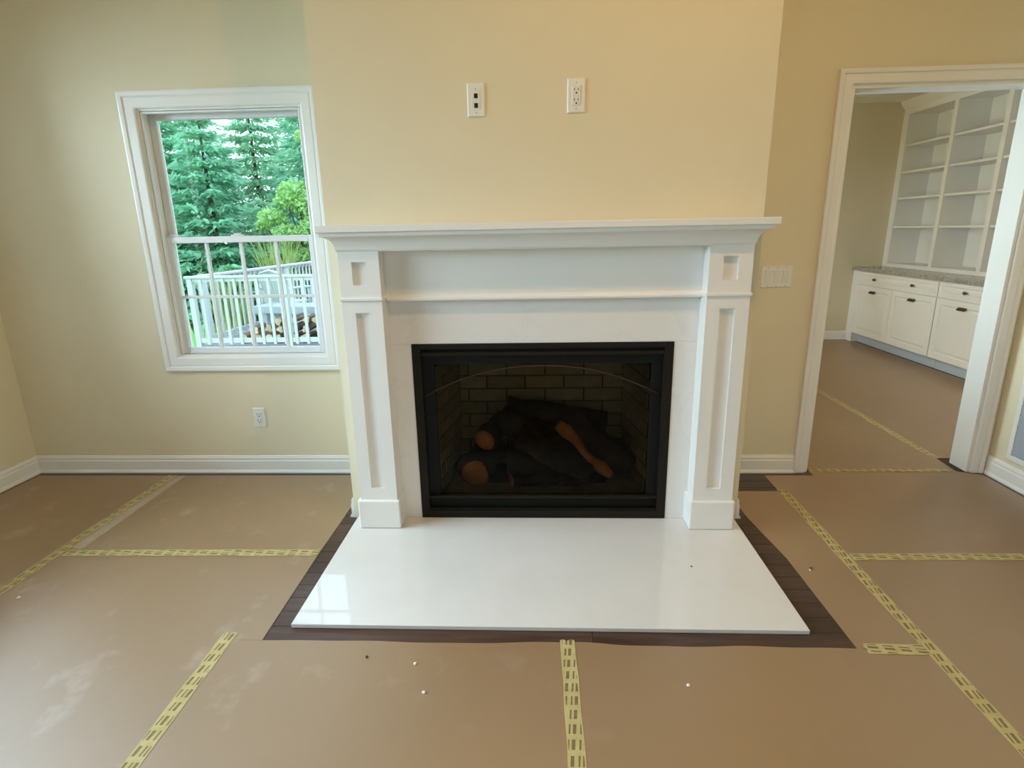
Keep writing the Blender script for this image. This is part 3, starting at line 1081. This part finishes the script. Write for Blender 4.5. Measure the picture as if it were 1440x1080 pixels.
sheet('floor_paper', [(XL + 0.03, -3.3), (-2.185, -3.3), (-2.183, 3.040), (XL + 0.045, 3.040)], 'strip of tan floor paper running along the left wall')
sheet('floor_paper', [(-2.1835, -3.3), (-1.1115, -3.3), (-1.1115, 1.652), (-0.978, 1.652), (-0.984, 2.209), (-2.1825, 2.199)], 'tan floor paper left of the hearth with pale dusty scuffs')
sheet('floor_paper', [(-2.1825, 2.200), (-0.984, 2.210), (-0.975, 3.045), (-2.181, 3.040)], 'tan floor paper under the window in front of the outlet')
fa = wavy(-1.1105, 0.0995, lambda t: 1.650 + 0.012 * t, 0.0045, 30, 3)
sheet('floor_paper', [(0.0995, -3.3), (-1.1105, -3.3)][::-1] + fa[::-1], 'tan floor paper in front of the left half of the hearth')
fb = wavy(0.1005, 1.3035, lambda t: 1.664 - 0.014 * t, 0.008, 30, 9)
sheet('floor_paper', [(1.3035, -3.3), (0.1005, -3.3)][::-1] + fb[::-1], 'tan floor paper in front of the right half of the hearth')
sheet('floor_paper', [(1.3035, 1.651), (1.3035, 2.842), (1.012, 2.842), (1.018, 2.55), (1.058, 2.2), (1.064, 1.651)], 'narrow tan floor paper between the hearth and the long tape on the right')
sheet('floor_paper', [(1.3045, -3.3), (XR - 0.035, -3.3), (XR - 0.04, 2.222), (1.3045, 2.208)], 'large tan floor paper at lower right beside the right wall')
sheet('floor_paper', [(1.3045, 2.209), (XR - 0.04, 2.223), (XR - 0.045, 3.05), (2.385, 3.10), (2.385, 3.118), (1.56, 3.118), (1.56, 3.045), (1.286, 3.045), (1.286, 2.85), (1.3045, 2.84)], 'tan floor paper in front of the doorway to the study')
sheet('floor_paper', [(1.57, 3.119), (2.385, 3.119), (2.40, 3.29), (2.40, 7.05), (1.57, 7.05)], 'tan floor paper just inside the study doorway')
sheet('floor_paper', [(2.401, 3.30), (3.84, 3.30), (3.84, 7.05), (2.401, 7.05)], 'tan floor paper in front of the white study cabinets')


def tape(p0, p1, w, label, z=0.0024, mat='tape'):
    p0, p1 = Vector(p0), Vector(p1)
    L = (p1 - p0).length
    ang = math.atan2((p1 - p0).y, (p1 - p0).x)
    m = MB()
    N = max(8, int(L / 0.06))
    top, bot = [], []
    r = random.Random(int(L * 1000))
    for k in range(N + 1):
        x = L * k / N
        e = r.uniform(-0.0018, 0.0018)
        top.append((x, w / 2 + e, 0))
        bot.append((x, -w / 2 + e, 0))
    # torn ends
    zig0 = [(-0.004, -w * 0.3, 0), (0.004, -w * 0.1, 0), (-0.005, w * 0.15, 0), (0.003, w * 0.35, 0)]
    zig1 = [(L + 0.004, w * 0.3, 0), (L - 0.004, w * 0.1, 0), (L + 0.005, -w * 0.2, 0)]
    ring = bot + zig1[::-1] + top[::-1] + zig0[::-1]
    low = [(x, y, 0.0) for x, y, _ in ring]
    hi = [(x, y, 0.0005) for x, y, _ in ring]
    m.loft([low, hi])
    o = m.build('tape_strip', M[mat], None, loc=(p0.x, p0.y, z), rotz=ang)
    tag(o, label, 'tape', 'tape over the paper seams')
    return o


TW = 0.050
tape((-2.183, -2.9), (-2.188, 3.045), TW, 'long yellow tape running to the back wall at far left')
tape((-2.150, 2.197), (-0.988, 2.212), TW, 'yellow tape across the seam from the left tape to the hearth border', 0.0030)
tape((-1.111, -2.9), (-1.108, 1.686), TW, 'yellow tape running towards the left front corner of the hearth')
tape((0.107, -2.9), (0.096, 1.672), TW, 'yellow tape running up to the middle of the hearth front')
tape((1.306, -2.9), (1.306, 2.86), TW, 'long yellow tape running towards the doorway at right')
tape((1.335, 2.208), (2.49, 2.222), TW, 'yellow tape across the seam from the long right tape to the right wall', 0.0030)
tape((1.092, 1.652), (1.29, 1.650), TW, 'short yellow tape at the right front corner of the hearth border', 0.0018 + 0.0012)
tape((2.398, 3.30), (2.404, 5.2), TW, 'yellow tape running straight into the study')
tape((1.575, 3.115), (2.375, 3.115), 0.040, 'yellow tape across the study doorway threshold', 0.0030)

tape((-2.125, 2.235), (-2.130, 3.02), 0.055, 'pale clear tape lying beside the long yellow tape at far left', 0.0022, 'clear_tape')

# ------------------------------------------------------------------ crumbs on the paper and hearth


def crumb(x, y, z, r, mat, label, cat='crumb'):
    bm_ = MB()
    loops = []
    rr = random.Random(int(x * 1000))
    for zz, s in ((0, 0.8), (0.5, 1.0), (1.0, 0.55)):
        loops.append([(r * s * math.cos(a) * rr.uniform(0.75, 1.15), r * s * math.sin(a) * rr.uniform(0.75, 1.15), zz * r) for a in [k * math.pi / 4 for k in range(8)]])
    bm_.loft(loops)
    tag(bm_.build('crumb' if cat == 'crumb' else 'hex_nut', mat, None, loc=(x, y, z)), label, cat)


crumb(-0.582, 1.577, 0.0022, 0.0055, M['dark_chip'], 'dark crumb on the paper near the hearth front left')
crumb(-0.412, 1.549, 0.0022, 0.006, M['chip'], 'white crumb on the paper nearest the hearth front')
crumb(-0.360, 1.430, 0.0022, 0.006, M['chip'], 'white crumb on the paper below the other left crumb')
crumb(0.460, 1.477, 0.0022, 0.006, M['chip'], 'white crumb on the paper in front of the right half of the hearth')
crumb(-2.071, 1.869, 0.0022, 0.008, M['chip'], 'white crumb beside the long tape at far left')
crumb(0.631, 2.103, HZ + 0.0003, 0.004, M['dark_chip'], 'tiny dark crumb on the right of the white hearth')
nut = MB()
for_r = [(0.008 * math.cos(k * math.pi / 3), 0.008 * math.sin(k * math.pi / 3)) for k in range(6)]
inn = [(0.0045 * math.cos(k * math.pi / 3), 0.0045 * math.sin(k * math.pi / 3)) for k in range(6)]
V = [(x, y, z) for z in (0, 0.006) for x, y in for_r] + [(x, y, z) for z in (0, 0.006) for x, y in inn]
Fc = []
for k in range(6):
    j = (k + 1) % 6
    Fc += [(k, j, 6 + j, 6 + k), (12 + k, 18 + k, 18 + j, 12 + j), (6 + k, 6 + j, 18 + j, 18 + k), (k, 12 + k, 12 + j, j)]
nut.add(V, Fc)
tag(nut.build('hex_nut', M['steel'], None, loc=(1.122, 2.115, 0.0022)), 'small metal nut on the narrow paper right of the hearth', 'nut')

# ------------------------------------------------------------------ study: cabinets
CX = 3.80


def panel_door(parent, y0, y1, z0, z1, name):
    """raised-panel front facing -x, in world coordinates"""
    m = MB()
    x0 = CX
    t = 0.020
    s = 0.055 if z1 - z0 > 0.3 else 0.030
    rings = [(0, 0), (0, -t), (s, -t), (s + 0.006, -t + 0.007), (s + 0.012, -t + 0.007), (s + 0.030, -t + 0.001)]
    loops = []
    for o, d in rings:
        loops.append([(x0 + d, y0 + o, z0 + o), (x0 + d, y1 - o, z0 + o), (x0 + d, y1 - o, z1 - o), (x0 + d, y0 + o, z1 - o)])
    m.loft(loops)
    return part(parent, name, m, M['cabinet'])


def cup_pull(po, y, z, w):
    m = MB()
    x = CX - 0.020
    loops = []
    for k in range(5):
        a = k / 4 * math.pi
        loops.append([(x, y - w / 2 + 0 * a, z), (x, y + w / 2, z)])
    m.box(x - 0.004, x - 0.0002, y - w / 2, y + w / 2, z + 0.006, z + 0.020)
    prof = [(0.0002, 0.016), (0.012, 0.014), (0.020, 0.004), (0.022, -0.008), (0.019, -0.008), (0.010, 0.008), (0.0002, 0.010)]
    m.loft([[(x - d, y - w / 2, z + h) for d, h in prof], [(x - d, y + w / 2, z + h) for d, h in prof]])
    subpart(po, 'cup_pull', m, M['pull'], 0.001)


def knob(po, y, z):
    x = CX - 0.020
    m = MB()
    m.tube([(x - 0.0002, y, z), (x - 0.012, y, z), (x - 0.014, y, z), (x - 0.022, y, z), (x - 0.026, y, z)], [0.007, 0.006, 0.014, 0.016, 0.009], 12)
    m.tube([(x - 0.016, y - 0.022, z), (x - 0.016, y + 0.022, z)], 0.008, 8)
    subpart(po, 'knob', m, M['pull'], 0, True)


units = ((5.565, 6.965, 'white study base cabinet standing against the far wall'), (4.165, 5.563, 'white study base cabinet partly hidden by the door frame'))
for y0, y1, lb in units:
    cab = empty('base_cabinet', (4.12, (y0 + y1) / 2, 0))
    part(cab, 'body', wbox(CX + 0.0005, ST_X1 - 0.002, y0 + 0.001, y1 - 0.001, 0.112, 0.846), M['cabinet'])
    part(cab, 'toe_kick', wbox(CX + 0.07, CX + 0.085, y0 + 0.001, y1 - 0.001, 0.0005, 0.1115), M['toekick'])
    dr = panel_door(cab, y0 + 0.006, y1 - 0.006, 0.698, 0.838, 'drawer')
    ym = (y0 + y1) / 2
    for s in (-1, 1):
        knob(dr, ym + s * 0.335, 0.768)
    for a, b in ((y0 + 0.006, ym - 0.002), (ym + 0.002, y1 - 0.006)):
        d = panel_door(cab, a, b, 0.120, 0.688, 'door')
        cup_pull(d, (a + b) / 2, 0.618, 0.10)
    tag(cab, lb, 'cabinet')
part_f = wbox(CX + 0.0005, ST_X1 - 0.002, 6.966, ST_Y1 - 0.0005, 0.001, 0.846)
fil = part_f.build('filler_panel', M['cabinet'])
tag(fil, 'narrow white filler strip between the study cabinet and the back wall', 'filler')
ct = wbox(CX - 0.030, ST_X1 - 0.002, 4.12, ST_Y1 - 0.001, 0.8468, 0.884).build('countertop', M['granite'], None, 0.004)
tag(ct, 'speckled grey stone countertop on the white study cabinets', 'countertop')

# bookcase above the counter
bk = empty('built_in_bookcase', (4.28, 5.6, 0.885))
UX = 4.12
part(bk, 'back_panel', wbox(ST_X1 - 0.012, ST_X1 - 0.001, 4.15, ST_Y1 - 0.001, 0.885, 2.60), M['cabinet'])
part(bk, 'bottom_rail', wbox(UX, ST_X1 - 0.012, 4.15, ST_Y1 - 0.001, 0.8848, 0.925), M['cabinet'], 0.001)
part(bk, 'top_rail', wbox(UX, ST_X1 - 0.012, 4.15, ST_Y1 - 0.001, 2.535, 2.60), M['cabinet'], 0.001)
cm = MB()
CPF = [(0, 2.60), (-0.012, 2.60), (-0.020, 2.615), (-0.045, 2.645), (-0.055, 2.66), (-0.055, 2.6795), (0, 2.6795)]
cm.loft([[(UX + d, 4.15, z) for d, z in CPF], [(UX + d, ST_Y1 - 0.001, z) for d, z in CPF]])
part(bk, 'crown', cm, M['cabinet'])
cols = [(7.005, 7.099), (6.235, 6.290), (5.555, 5.610), (4.875, 4.930), (4.15, 4.205)]
for a, b in cols:
    part(bk, 'upright', wbox(UX - 0.001, ST_X1 - 0.012, a, b, 0.9252, 2.5348), M['cabinet'], 0.001)
for i in range(4):
    ya, yb = cols[i + 1][1], cols[i][0]
    for z in (1.333, 1.645, 1.925, 2.210):
        part(bk, 'shelf', wbox(UX + 0.012, ST_X1 - 0.0125, ya + 0.0005, yb - 0.0005, z - 0.011, z + 0.011), M['cabinet'], 0.001)
tag(bk, 'tall empty white built-in bookcase on the study countertop', 'bookcase')
wb = MB()
wb.box(4.20, 4.26, 6.31, 6.42, 0.9255, 0.955)
wb.box(4.205, 4.255, 6.33, 6.41, 0.9552, 0.968)
o = wb.build('wood_offcut', M['brown_block'], None, 0.002)
tag(o, 'small brown wood offcut on the bottom shelf of the bookcase', 'offcut')

# ------------------------------------------------------------------ ceiling lights (above the frame)


def can_light(x, y, zc, power, color, label, group):
    root = empty('recessed_light', (x, y, zc))
    ring = MB()
    n = 24
    P = [(0.080, 0.0), (0.080, -0.004), (0.068, -0.006), (0.062, -0.001), (0.062, 0.0)]
    lp = [[(x + r * math.cos(2 * math.pi * k / n), y + r * math.sin(2 * math.pi * k / n), zc - 0.0005 + z) for r, z in P] for k in range(n)]
    lp.append(lp[0])
    ring.loft(lp, caps=False)
    part(root, 'trim_ring', ring, M['trim'])
    ln = MB()
    ln.loft([[(x + r * math.cos(2 * math.pi * k / n), y + r * math.sin(2 * math.pi * k / n), zc - z) for k in range(n)] for r, z in ((0.062, 0.0005), (0.062, 0.0015))])
    part(root, 'lens', ln, M['lamp_lens'])
    l = bpy.data.lights.new('recessed_lamp', 'AREA')
    l.shape = 'DISK'
    l.size = 0.13
    l.energy = power
    l.color = color
    lo_ = bpy.data.objects.new('recessed_lamp', l)
    COL.objects.link(lo_)
    lo_.location = (0, 0, -0.010)
    lo_.parent = root
    tag(root, label, 'ceiling light', group)


for x, key in ((-1.3, 'can_left'), (0.65, 'can_middle'), (1.9, 'can_right')):
    can_light(x, 1.12, CEIL, *LIGHTS[key], 'round recessed ceiling light in the main room, ' + key[4:] + ' of three', 'recessed ceiling lights')
can_light(2.9, 3.62, ST_C, *LIGHTS['can_study'], 'round recessed ceiling light in the study ceiling', 'recessed ceiling lights')

# ------------------------------------------------------------------ outside
GZ_ = -0.75
gl = wbox(-60, 40, -60, 90, GZ_ - 0.2, GZ_)
g_o = gl.build('ground', M['lawn'])
struct(g_o)
# deck
DX0, DX1, DY0, DY1 = -4.66, -0.6, 7.38, 12.6
dk = empty('wooden_deck', ((DX0 + DX1) / 2, (DY0 + DY1) / 2, GZ_))
part(dk, 'rim_joist', wbox(DX0, DX1, DY0 - 0.02, DY0 + 0.02, GZ_ + 0.001, -0.10), M['rail_white'])
part(dk, 'side_joist', wbox(DX0, DX0 + 0.04, DY0 + 0.02, DY1, GZ_ + 0.001, -0.10), M['rail_white'])
yy = DY0
dm = None
while yy < DY1:
    if dm is None:
        hl = (DX1 - DX0) / 2
        dm = wbox(-hl, hl, 0.002, 0.138, -0.028, 0)
        o = dm.build('deck_plank', M['deck_board'])
        dme = o.data
    else:
        o = bpy.data.objects.new('deck_plank', dme)
        COL.objects.link(o)
    o.location = ((DX0 + DX1) / 2, yy, -0.07)
    o.parent = dk
    o.matrix_parent_inverse = dk.matrix_basis.inverted()
    yy += 0.14
tag(dk, 'grey board deck in the garden seen through the window', 'deck')


def railing(name, p0, p1, zb, zt, label, spacing=0.135, post=0.09, posts=3, cap_w=0.09, cap_mat=None):
    p0, p1 = Vector((*p0, 0)), Vector((*p1, 0))
    L = (p1 - p0).length
    root = empty(name, (p0.x, p0.y, zb))
    ang = math.atan2((p1 - p0).y, (p1 - p0).x)
    root.rotation_euler = (0, 0, ang)
    # parts in the rail's own coordinates: x along, z up from the deck
    H = zt - zb

    def lp(name, mb, mat, bev=0.0):
        return mb.build(name, mat, root, bev)

    lp('top_rail', wbox(-0.06, L + 0.06, -cap_w / 2, cap_w / 2, H - 0.03, H), cap_mat or M['rail_white'], 0.004)
    lp('upper_rail', wbox(0, L, -0.02, 0.02, H - 0.075, H - 0.031), M['rail_white'])
    lp('lower_rail', wbox(0, L, -0.02, 0.02, 0.05, 0.11), M['rail_white'])
    for k in range(posts):
        x = L * k / (posts - 1)
        lp('post', wbox(x - post / 2, x + post / 2, -post / 2, post / 2, 0.0005, H - 0.031), M['rail_white'], 0.003)
    n = int(L / spacing)
    bme = None
    for k in range(1, n):
        if bme is None:
            o = lp('baluster', wbox(-0.018, 0.018, -0.041, -0.0205, 0.03, H - 0.04), M['rail_white'], 0.0)
            bme = o.data
        else:
            o = bpy.data.objects.new('baluster', bme)
            COL.objects.link(o)
            o.parent = root
        o.location = (k * L / n, 0, 0)
    tag(root, label, 'railing')


railing('deck_railing', (-4.60, 7.42), (-0.8, 7.42), -0.07, 0.875, 'white baluster railing along the near edge of the deck', 0.15, 0.07, 4)
railing('deck_railing', (-4.56, 7.62), (-4.32, 12.3), -0.07, 0.875, 'white railing with a wide weathered cap along the left side of the deck', 0.14, 0.09, 3, 0.16, M['rail_cap'])
railing('deck_railing', (-4.2, 12.45), (-0.8, 12.45), -0.07, 0.875, 'white railing along the far end of the deck', 0.14, 0.09, 3)

# firewood: split logs heaped on the deck behind the near railing
fr_ = random.Random(11)


def firewood(x, y, z, L, r, yaw, tilt, label):
    root = empty('firewood_log', (x, y, z))
    root.rotation_euler = (0, tilt, yaw)
    k = fr_.choice((3, 4, 6))
    ring = []
    a0 = fr_.uniform(0, 6)
    for i in range(9):
        a = a0 + i / 9 * 2 * math.pi
        rr = r * (0.65 if i % 3 == 0 and k < 6 else 1.0) * fr_.uniform(0.88, 1.1)
        ring.append((rr * math.cos(a), rr * math.sin(a)))
    m = MB()
    m.loft([[(s * L / 2, p, q) for p, q in ring] for s in (-1, 1)])
    m.build('bark', M['firewood_bark'], root)
    for s in (-1, 1):
        e = MB()
        e.loft([[(s * (L / 2 + d), p * 0.97, q * 0.97) for p, q in ring] for d in (0.0004, 0.004)])
        e.build('cut_end', M['firewood_end'], root)
    tag(root, label, 'firewood', 'split firewood heaped on the deck')


for row, (n, z) in enumerate(((9, 0.002), (8, 0.122), (5, 0.240))):
    for k in range(n):
        x = -4.08 + 0.178 * k + row * 0.16 + (0.20 if row == 2 else 0.0)
        firewood(x, 7.80 + fr_.uniform(-0.04, 0.05), z, fr_.uniform(0.34, 0.44), fr_.uniform(0.050, 0.062),
                 math.pi / 2 + fr_.uniform(-0.16, 0.16), fr_.uniform(-0.03, 0.03), 'split firewood log in the ' + ('bottom', 'middle', 'top')[row] + ' layer of the heap behind the near deck railing')

# long pale bench behind the firewood
bn = empty('garden_bench', (-3.2, 8.36, -0.07))
bn.rotation_euler = (0, 0, -0.12)
for k in range(3):
    wbox(-1.0, 1.0, -0.22 + k * 0.15, -0.08 + k * 0.15, 0.40, 0.435).build('seat_slat', M['bench'], bn, 0.004)
wbox(-1.0, 1.0, -0.235, -0.221, 0.33, 0.43).build('apron', M['bench'], bn, 0.002)
for x in (-0.85, 0.85):
    for y in (-0.17, 0.17):
        wbox(x - 0.04, x + 0.04, y - 0.04, y + 0.04, 0.0005, 0.3995).build('leg', M['bench'], bn)
tag(bn, 'long pale painted bench on the deck behind the firewood', 'bench')


def garden_chair(x, y, rz, label):
    root = empty('garden_chair', (x, y, -0.07))
    root.rotation_euler = (0, 0, rz)
    s = MB()
    s.box(-0.24, 0.24, -0.22, 0.24, 0.40, 0.43)
    s.build('seat', M['white_plastic'], root, 0.012)
    # fan shaped back
    for k in range(7):
        t = (k - 3) / 3
        b_ = MB()
        x0, x1 = t * 0.15, t * 0.24
        zt = 0.90 - 0.10 * t * t
        b_.loft([[(x0 - 0.024, 0.20, 0.43), (x0 + 0.024, 0.20, 0.43), (x0 + 0.024, 0.222, 0.43), (x0 - 0.024, 0.222, 0.43)],
                 [(x1 - 0.034, 0.30, zt), (x1 + 0.034, 0.30, zt), (x1 + 0.034, 0.322, zt), (x1 - 0.034, 0.322, zt)]])
        b_.build('back_slat', M['white_plastic'], root, 0.004)
    rim = [(-0.27, 0.305, 0.80), (-0.18, 0.318, 0.885), (0, 0.325, 0.925), (0.18, 0.318, 0.885), (0.27, 0.305, 0.80)]
    MB().tube(rim, 0.022, 8).build('back_rim', M['white_plastic'], root, 0, True)
    for sx in (-1, 1):
        MB().tube([(sx * 0.27, 0.29, 0.64), (sx * 0.29, 0.05, 0.65), (sx * 0.285, -0.20, 0.64)], 0.022, 8).build('armrest', M['white_plastic'], root, 0, True)
        for y_ in (-0.20, 0.24):
            MB().tube([(sx * 0.26, y_ * 1.15, 0.0225), (sx * 0.245, y_, 0.41), (sx * 0.28, y_, 0.64)], [0.018, 0.022, 0.018], 8).build('leg', M['white_plastic'], root)
    tag(root, label, 'chair')


garden_chair(-4.0, 9.0, 2.75, 'white plastic garden chair on the deck left of the other chair')
garden_chair(-3.22, 9.0, 3.5, 'white plastic garden chair at the right edge of the window view')

# ---- trees


def foliage_mesh(name, quads, mat, parent):
    """quads: (N,4,3) array"""
    q = np.asarray(quads, dtype=np.float32)
    n = len(q)
    me = bpy.data.meshes.new(name)
    me.vertices.add(n * 4)
    me.vertices.foreach_set('co', q.reshape(-1))
    me.loops.add(n * 4)
    me.loops.foreach_set('vertex_index', np.arange(n * 4, dtype=np.int32))
    me.polygons.add(n)
    me.polygons.foreach_set('loop_start', np.arange(0, n * 4, 4, dtype=np.int32))
    me.polygons.foreach_set('loop_total', np.full(n, 4, dtype=np.int32))
    me.update()
    me.validate()
    me.materials.append(mat)
    o = bpy.data.objects.new(name, me)
    COL.objects.link(o)
    o.parent = parent
    return o


def leaf_quads(c, d, nrm, length, width):
    """vectorised diamond leaves"""
    d = d / np.linalg.norm(d, axis=1, keepdims=True)
    s = np.cross(d, nrm)
    s /= np.linalg.norm(s, axis=1, keepdims=True) + 1e-9
    L = length[:, None]
    Wd = width[:, None]
    return np.stack([c - d * L * 0.5, c + s * Wd * 0.5, c + d * L * 0.5, c - s * Wd * 0.5], axis=1)


def conifer(x, y, h, rad, mat, label, seed, density=1.0, droop=0.30):
    r = np.random.default_rng(seed)
    root = empty('conifer_tree', (x, y, GZ_))
    MB().tube([(0, 0, 0.0), (0.03, 0, h * 0.5), (0, 0, h * 0.97)], [0.09, 0.06, 0.015], 10, 0.1).build('trunk', M['trunk'], root)
    Q = []
    z = 0.25
    while z < h * 0.98:
        rr = rad * (1 - z / h) ** 0.8 + 0.1
        nb = int(7 + 5 * (1 - z / h))
        a0 = r.uniform(0, 6.28)
        for b in range(nb):
            a = a0 + 2 * math.pi * b / nb + r.uniform(-0.25, 0.25)
            L = rr * r.uniform(0.72, 1.12)
            n = int(42 * density * max(0.4, L))
            t = r.uniform(0.01, 1.0, n) ** 0.8
            side = r.normal(0, 1, n) * 0.22 * L * (0.35 + 0.65 * np.sin(np.pi * np.clip(t, 0, 1)))
            ca, sa = math.cos(a), math.sin(a)
            dz = -droop * L * t + 0.24 * L * t ** 2 + 0.05
            hang = -np.abs(r.normal(0, 0.07, n)) - np.abs(side) * 0.25
            c = np.stack([ca * L * t - sa * side, sa * L * t + ca * side, z + dz + hang], 1)
            sg = np.sign(side)
            d = np.stack([ca * 0.8 - sa * sg * 0.7, sa * 0.8 + ca * sg * 0.7, -0.25 + r.normal(0, 0.25, n)], 1) + r.normal(0, 0.2, (n, 3))
            nr = r.normal(0, 0.6, (n, 3)) + np.array([0, 0, 1.0])
            Q.append(leaf_quads(c, d, nr, r.uniform(0.16, 0.34, n), r.uniform(0.05, 0.10, n)))
        z += 0.30 + 0.05 * h / 8
    foliage_mesh('needles', np.concatenate(Q), mat, root)
    tag(root, label, 'tree', 'trees behind the deck')


def broadleaf(x, y, z0, lumps, mat, label, seed, n_per=900, size=(0.07, 0.13), trunk_h=2.0, cat='tree'):
    r = np.random.default_rng(seed)
    root = empty('leafy_tree', (x, y, GZ_))
    tm = MB()
    tm.tube([(0, 0, 0), (0.05, 0.03, trunk_h * 0.6), (0, 0, trunk_h)], [0.09, 0.07, 0.04], 8, 0.1)
    for (lx_, ly_, lz_, lr_) in lumps:
        tm.tube([(0.02, 0, trunk_h * 0.5), (lx_ * 0.5, ly_ * 0.5, (trunk_h * 0.5 + lz_) * 0.52), (lx_, ly_, lz_)], [0.05, 0.03, 0.008], 6)
    tm.build('trunk', M['trunk'], root)
    Q = []
    for (lx_, ly_, lz_, lr_) in lumps:
        n = int(n_per * lr_ * lr_ * 4)
        v = r.normal(0, 1, (n, 3))
        v /= np.linalg.norm(v, axis=1, keepdims=True)
        rad = lr_ * r.uniform(0.35, 1.0, n) ** 0.6
        c = v * rad[:, None] * np.array([1.25, 1.0, 0.75]) + np.array([lx_, ly_, lz_])
        d = v * 0.6 + r.normal(0, 0.6, (n, 3)) + np.array([0, 0, -0.25])
        nr = r.normal(0, 0.7, (n, 3)) + np.array([0, 0, 1.0])
        L = r.uniform(size[0], size[1], n)
        Q.append(leaf_quads(c, d, nr, L, L * 0.62))
    foliage_mesh('leaves', np.concatenate(Q), mat, root)
    tag(root, label, cat, 'trees behind the deck')


conifer(-10.2, 16.0, 6.6, 3.0, M['spruce'], 'dense blue green conifer at the left of the window view', 1, 1.7)
conifer(-8.2, 14.6, 5.2, 2.2, M['spruce'], 'smaller blue green conifer in the middle of the window view', 9, 1.9)
conifer(-6.2, 16.8, 6.4, 2.7, M['spruce'], 'dark blue green conifer behind the yellow green tree', 2, 1.7)
conifer(-14.4, 17.5, 7.0, 2.8, M['pine'], 'mid green conifer beyond the left edge of the window', 3, 1.0)
conifer(-12.9, 22.0, 8.2, 3.2, M['pine'], 'tall mid green conifer far behind the left conifer', 4, 1.5)
conifer(-9.9, 20.8, 7.6, 3.0, M['pine'], 'tall mid green conifer far behind the middle conifer', 6, 1.6)
conifer(-7.4, 22.0, 7.6, 2.8, M['pine'], 'tall mid green conifer far behind on the right', 5, 1.5)
conifer(-10.6, 27.0, 9.6, 3.4, M['pine'], 'tallest distant conifer behind the others', 12, 1.3)
conifer(-3.0, 18.5, 6.6, 2.8, M['spruce'], 'blue green conifer standing to the right of the yellow green tree', 14, 1.1)
conifer(1.6, 19.5, 7.2, 3.0, M['pine'], 'mid green conifer standing straight behind the house', 15, 0.9)
conifer(-0.8, 24.0, 8.2, 3.2, M['pine'], 'tall conifer far behind the middle of the house', 16, 0.8)
broadleaf(-5.45, 13.9, 0, [(0.35, 0, 2.2, 0.55), (-0.45, -0.2, 2.15, 0.32), (-0.85, -0.1, 2.55, 0.28), (-1.15, 0, 2.35, 0.16), (0.25, 0.1, 2.8, 0.55), (0.5, 0.2, 3.35, 0.42), (-0.25, 0, 3.1, 0.36), (1.0, 0, 3.5, 0.6), (0.9, 0, 1.8, 0.6),
                           (0.35, 0, 3.95, 0.28), (-0.1, 0, 1.6, 0.4), (-0.55, 0.1, 1.75, 0.25), (-0.5, 0, 2.9, 0.24), (0.15, -0.1, 4.3, 0.2), (0.75, 0, 4.3, 0.35), (0.75, -0.1, 2.5, 0.5)],
          M['maple'], 'yellow green leafy tree on the right of the window view', 8, 1500, (0.06, 0.15))

# tall grass clump behind the deck and lawn edge


def grass_clump(x, y, n, h, spread, label, seed, mat='reed', thick=0.022):
    r = np.random.default_rng(seed)
    root = empty('tall_grass', (x, y, GZ_))
    Q = []
    for k in range(n):
        a = r.uniform(0, 6.28)
        lean = r.uniform(0.02, spread)
        hh = h * r.uniform(0.6, 1.05)
        bx, by = r.normal(0, 0.16, 2)
        px = [(bx, by, 0)]
        for s in (0.35, 0.65, 0.88, 1.0):
            px.append((bx + math.cos(a) * lean * s ** 2, by + math.sin(a) * lean * s ** 2, hh * (s - 0.12 * s ** 3 * spread)))
        w = thick * r.uniform(0.6, 1.2)
        pa = r.uniform(0, 3.14)
        wx, wy = math.cos(pa) * w, math.sin(pa) * w
        for i in range(4):
            f0, f1 = 1 - i / 4.3, 1 - (i + 1) / 4.3
            p, q = px[i], px[i + 1]
            Q.append([(p[0] - wx * f0, p[1] - wy * f0, p[2]), (p[0] + wx * f0, p[1] + wy * f0, p[2]), (q[0] + wx * f1, q[1] + wy * f1, q[2]), (q[0] - wx * f1, q[1] - wy * f1, q[2])])
    o = foliage_mesh('blades', np.array(Q), M[mat], root)
    o['kind'] = 'stuff'
    tag(root, label, 'grass clump')


grass_clump(-5.9, 12.9, 170, 2.35, 0.75, 'clump of tall pale grass behind the deck railing', 21)
grass_clump(-7.0, 12.6, 130, 1.6, 0.7, 'lower clump of pale grass left of the tall one behind the deck', 22)
grass_clump(-5.3, 8.1, 150, 1.0, 0.5, 'bushy green grass at the left corner of the deck', 23, 'maple', 0.018)
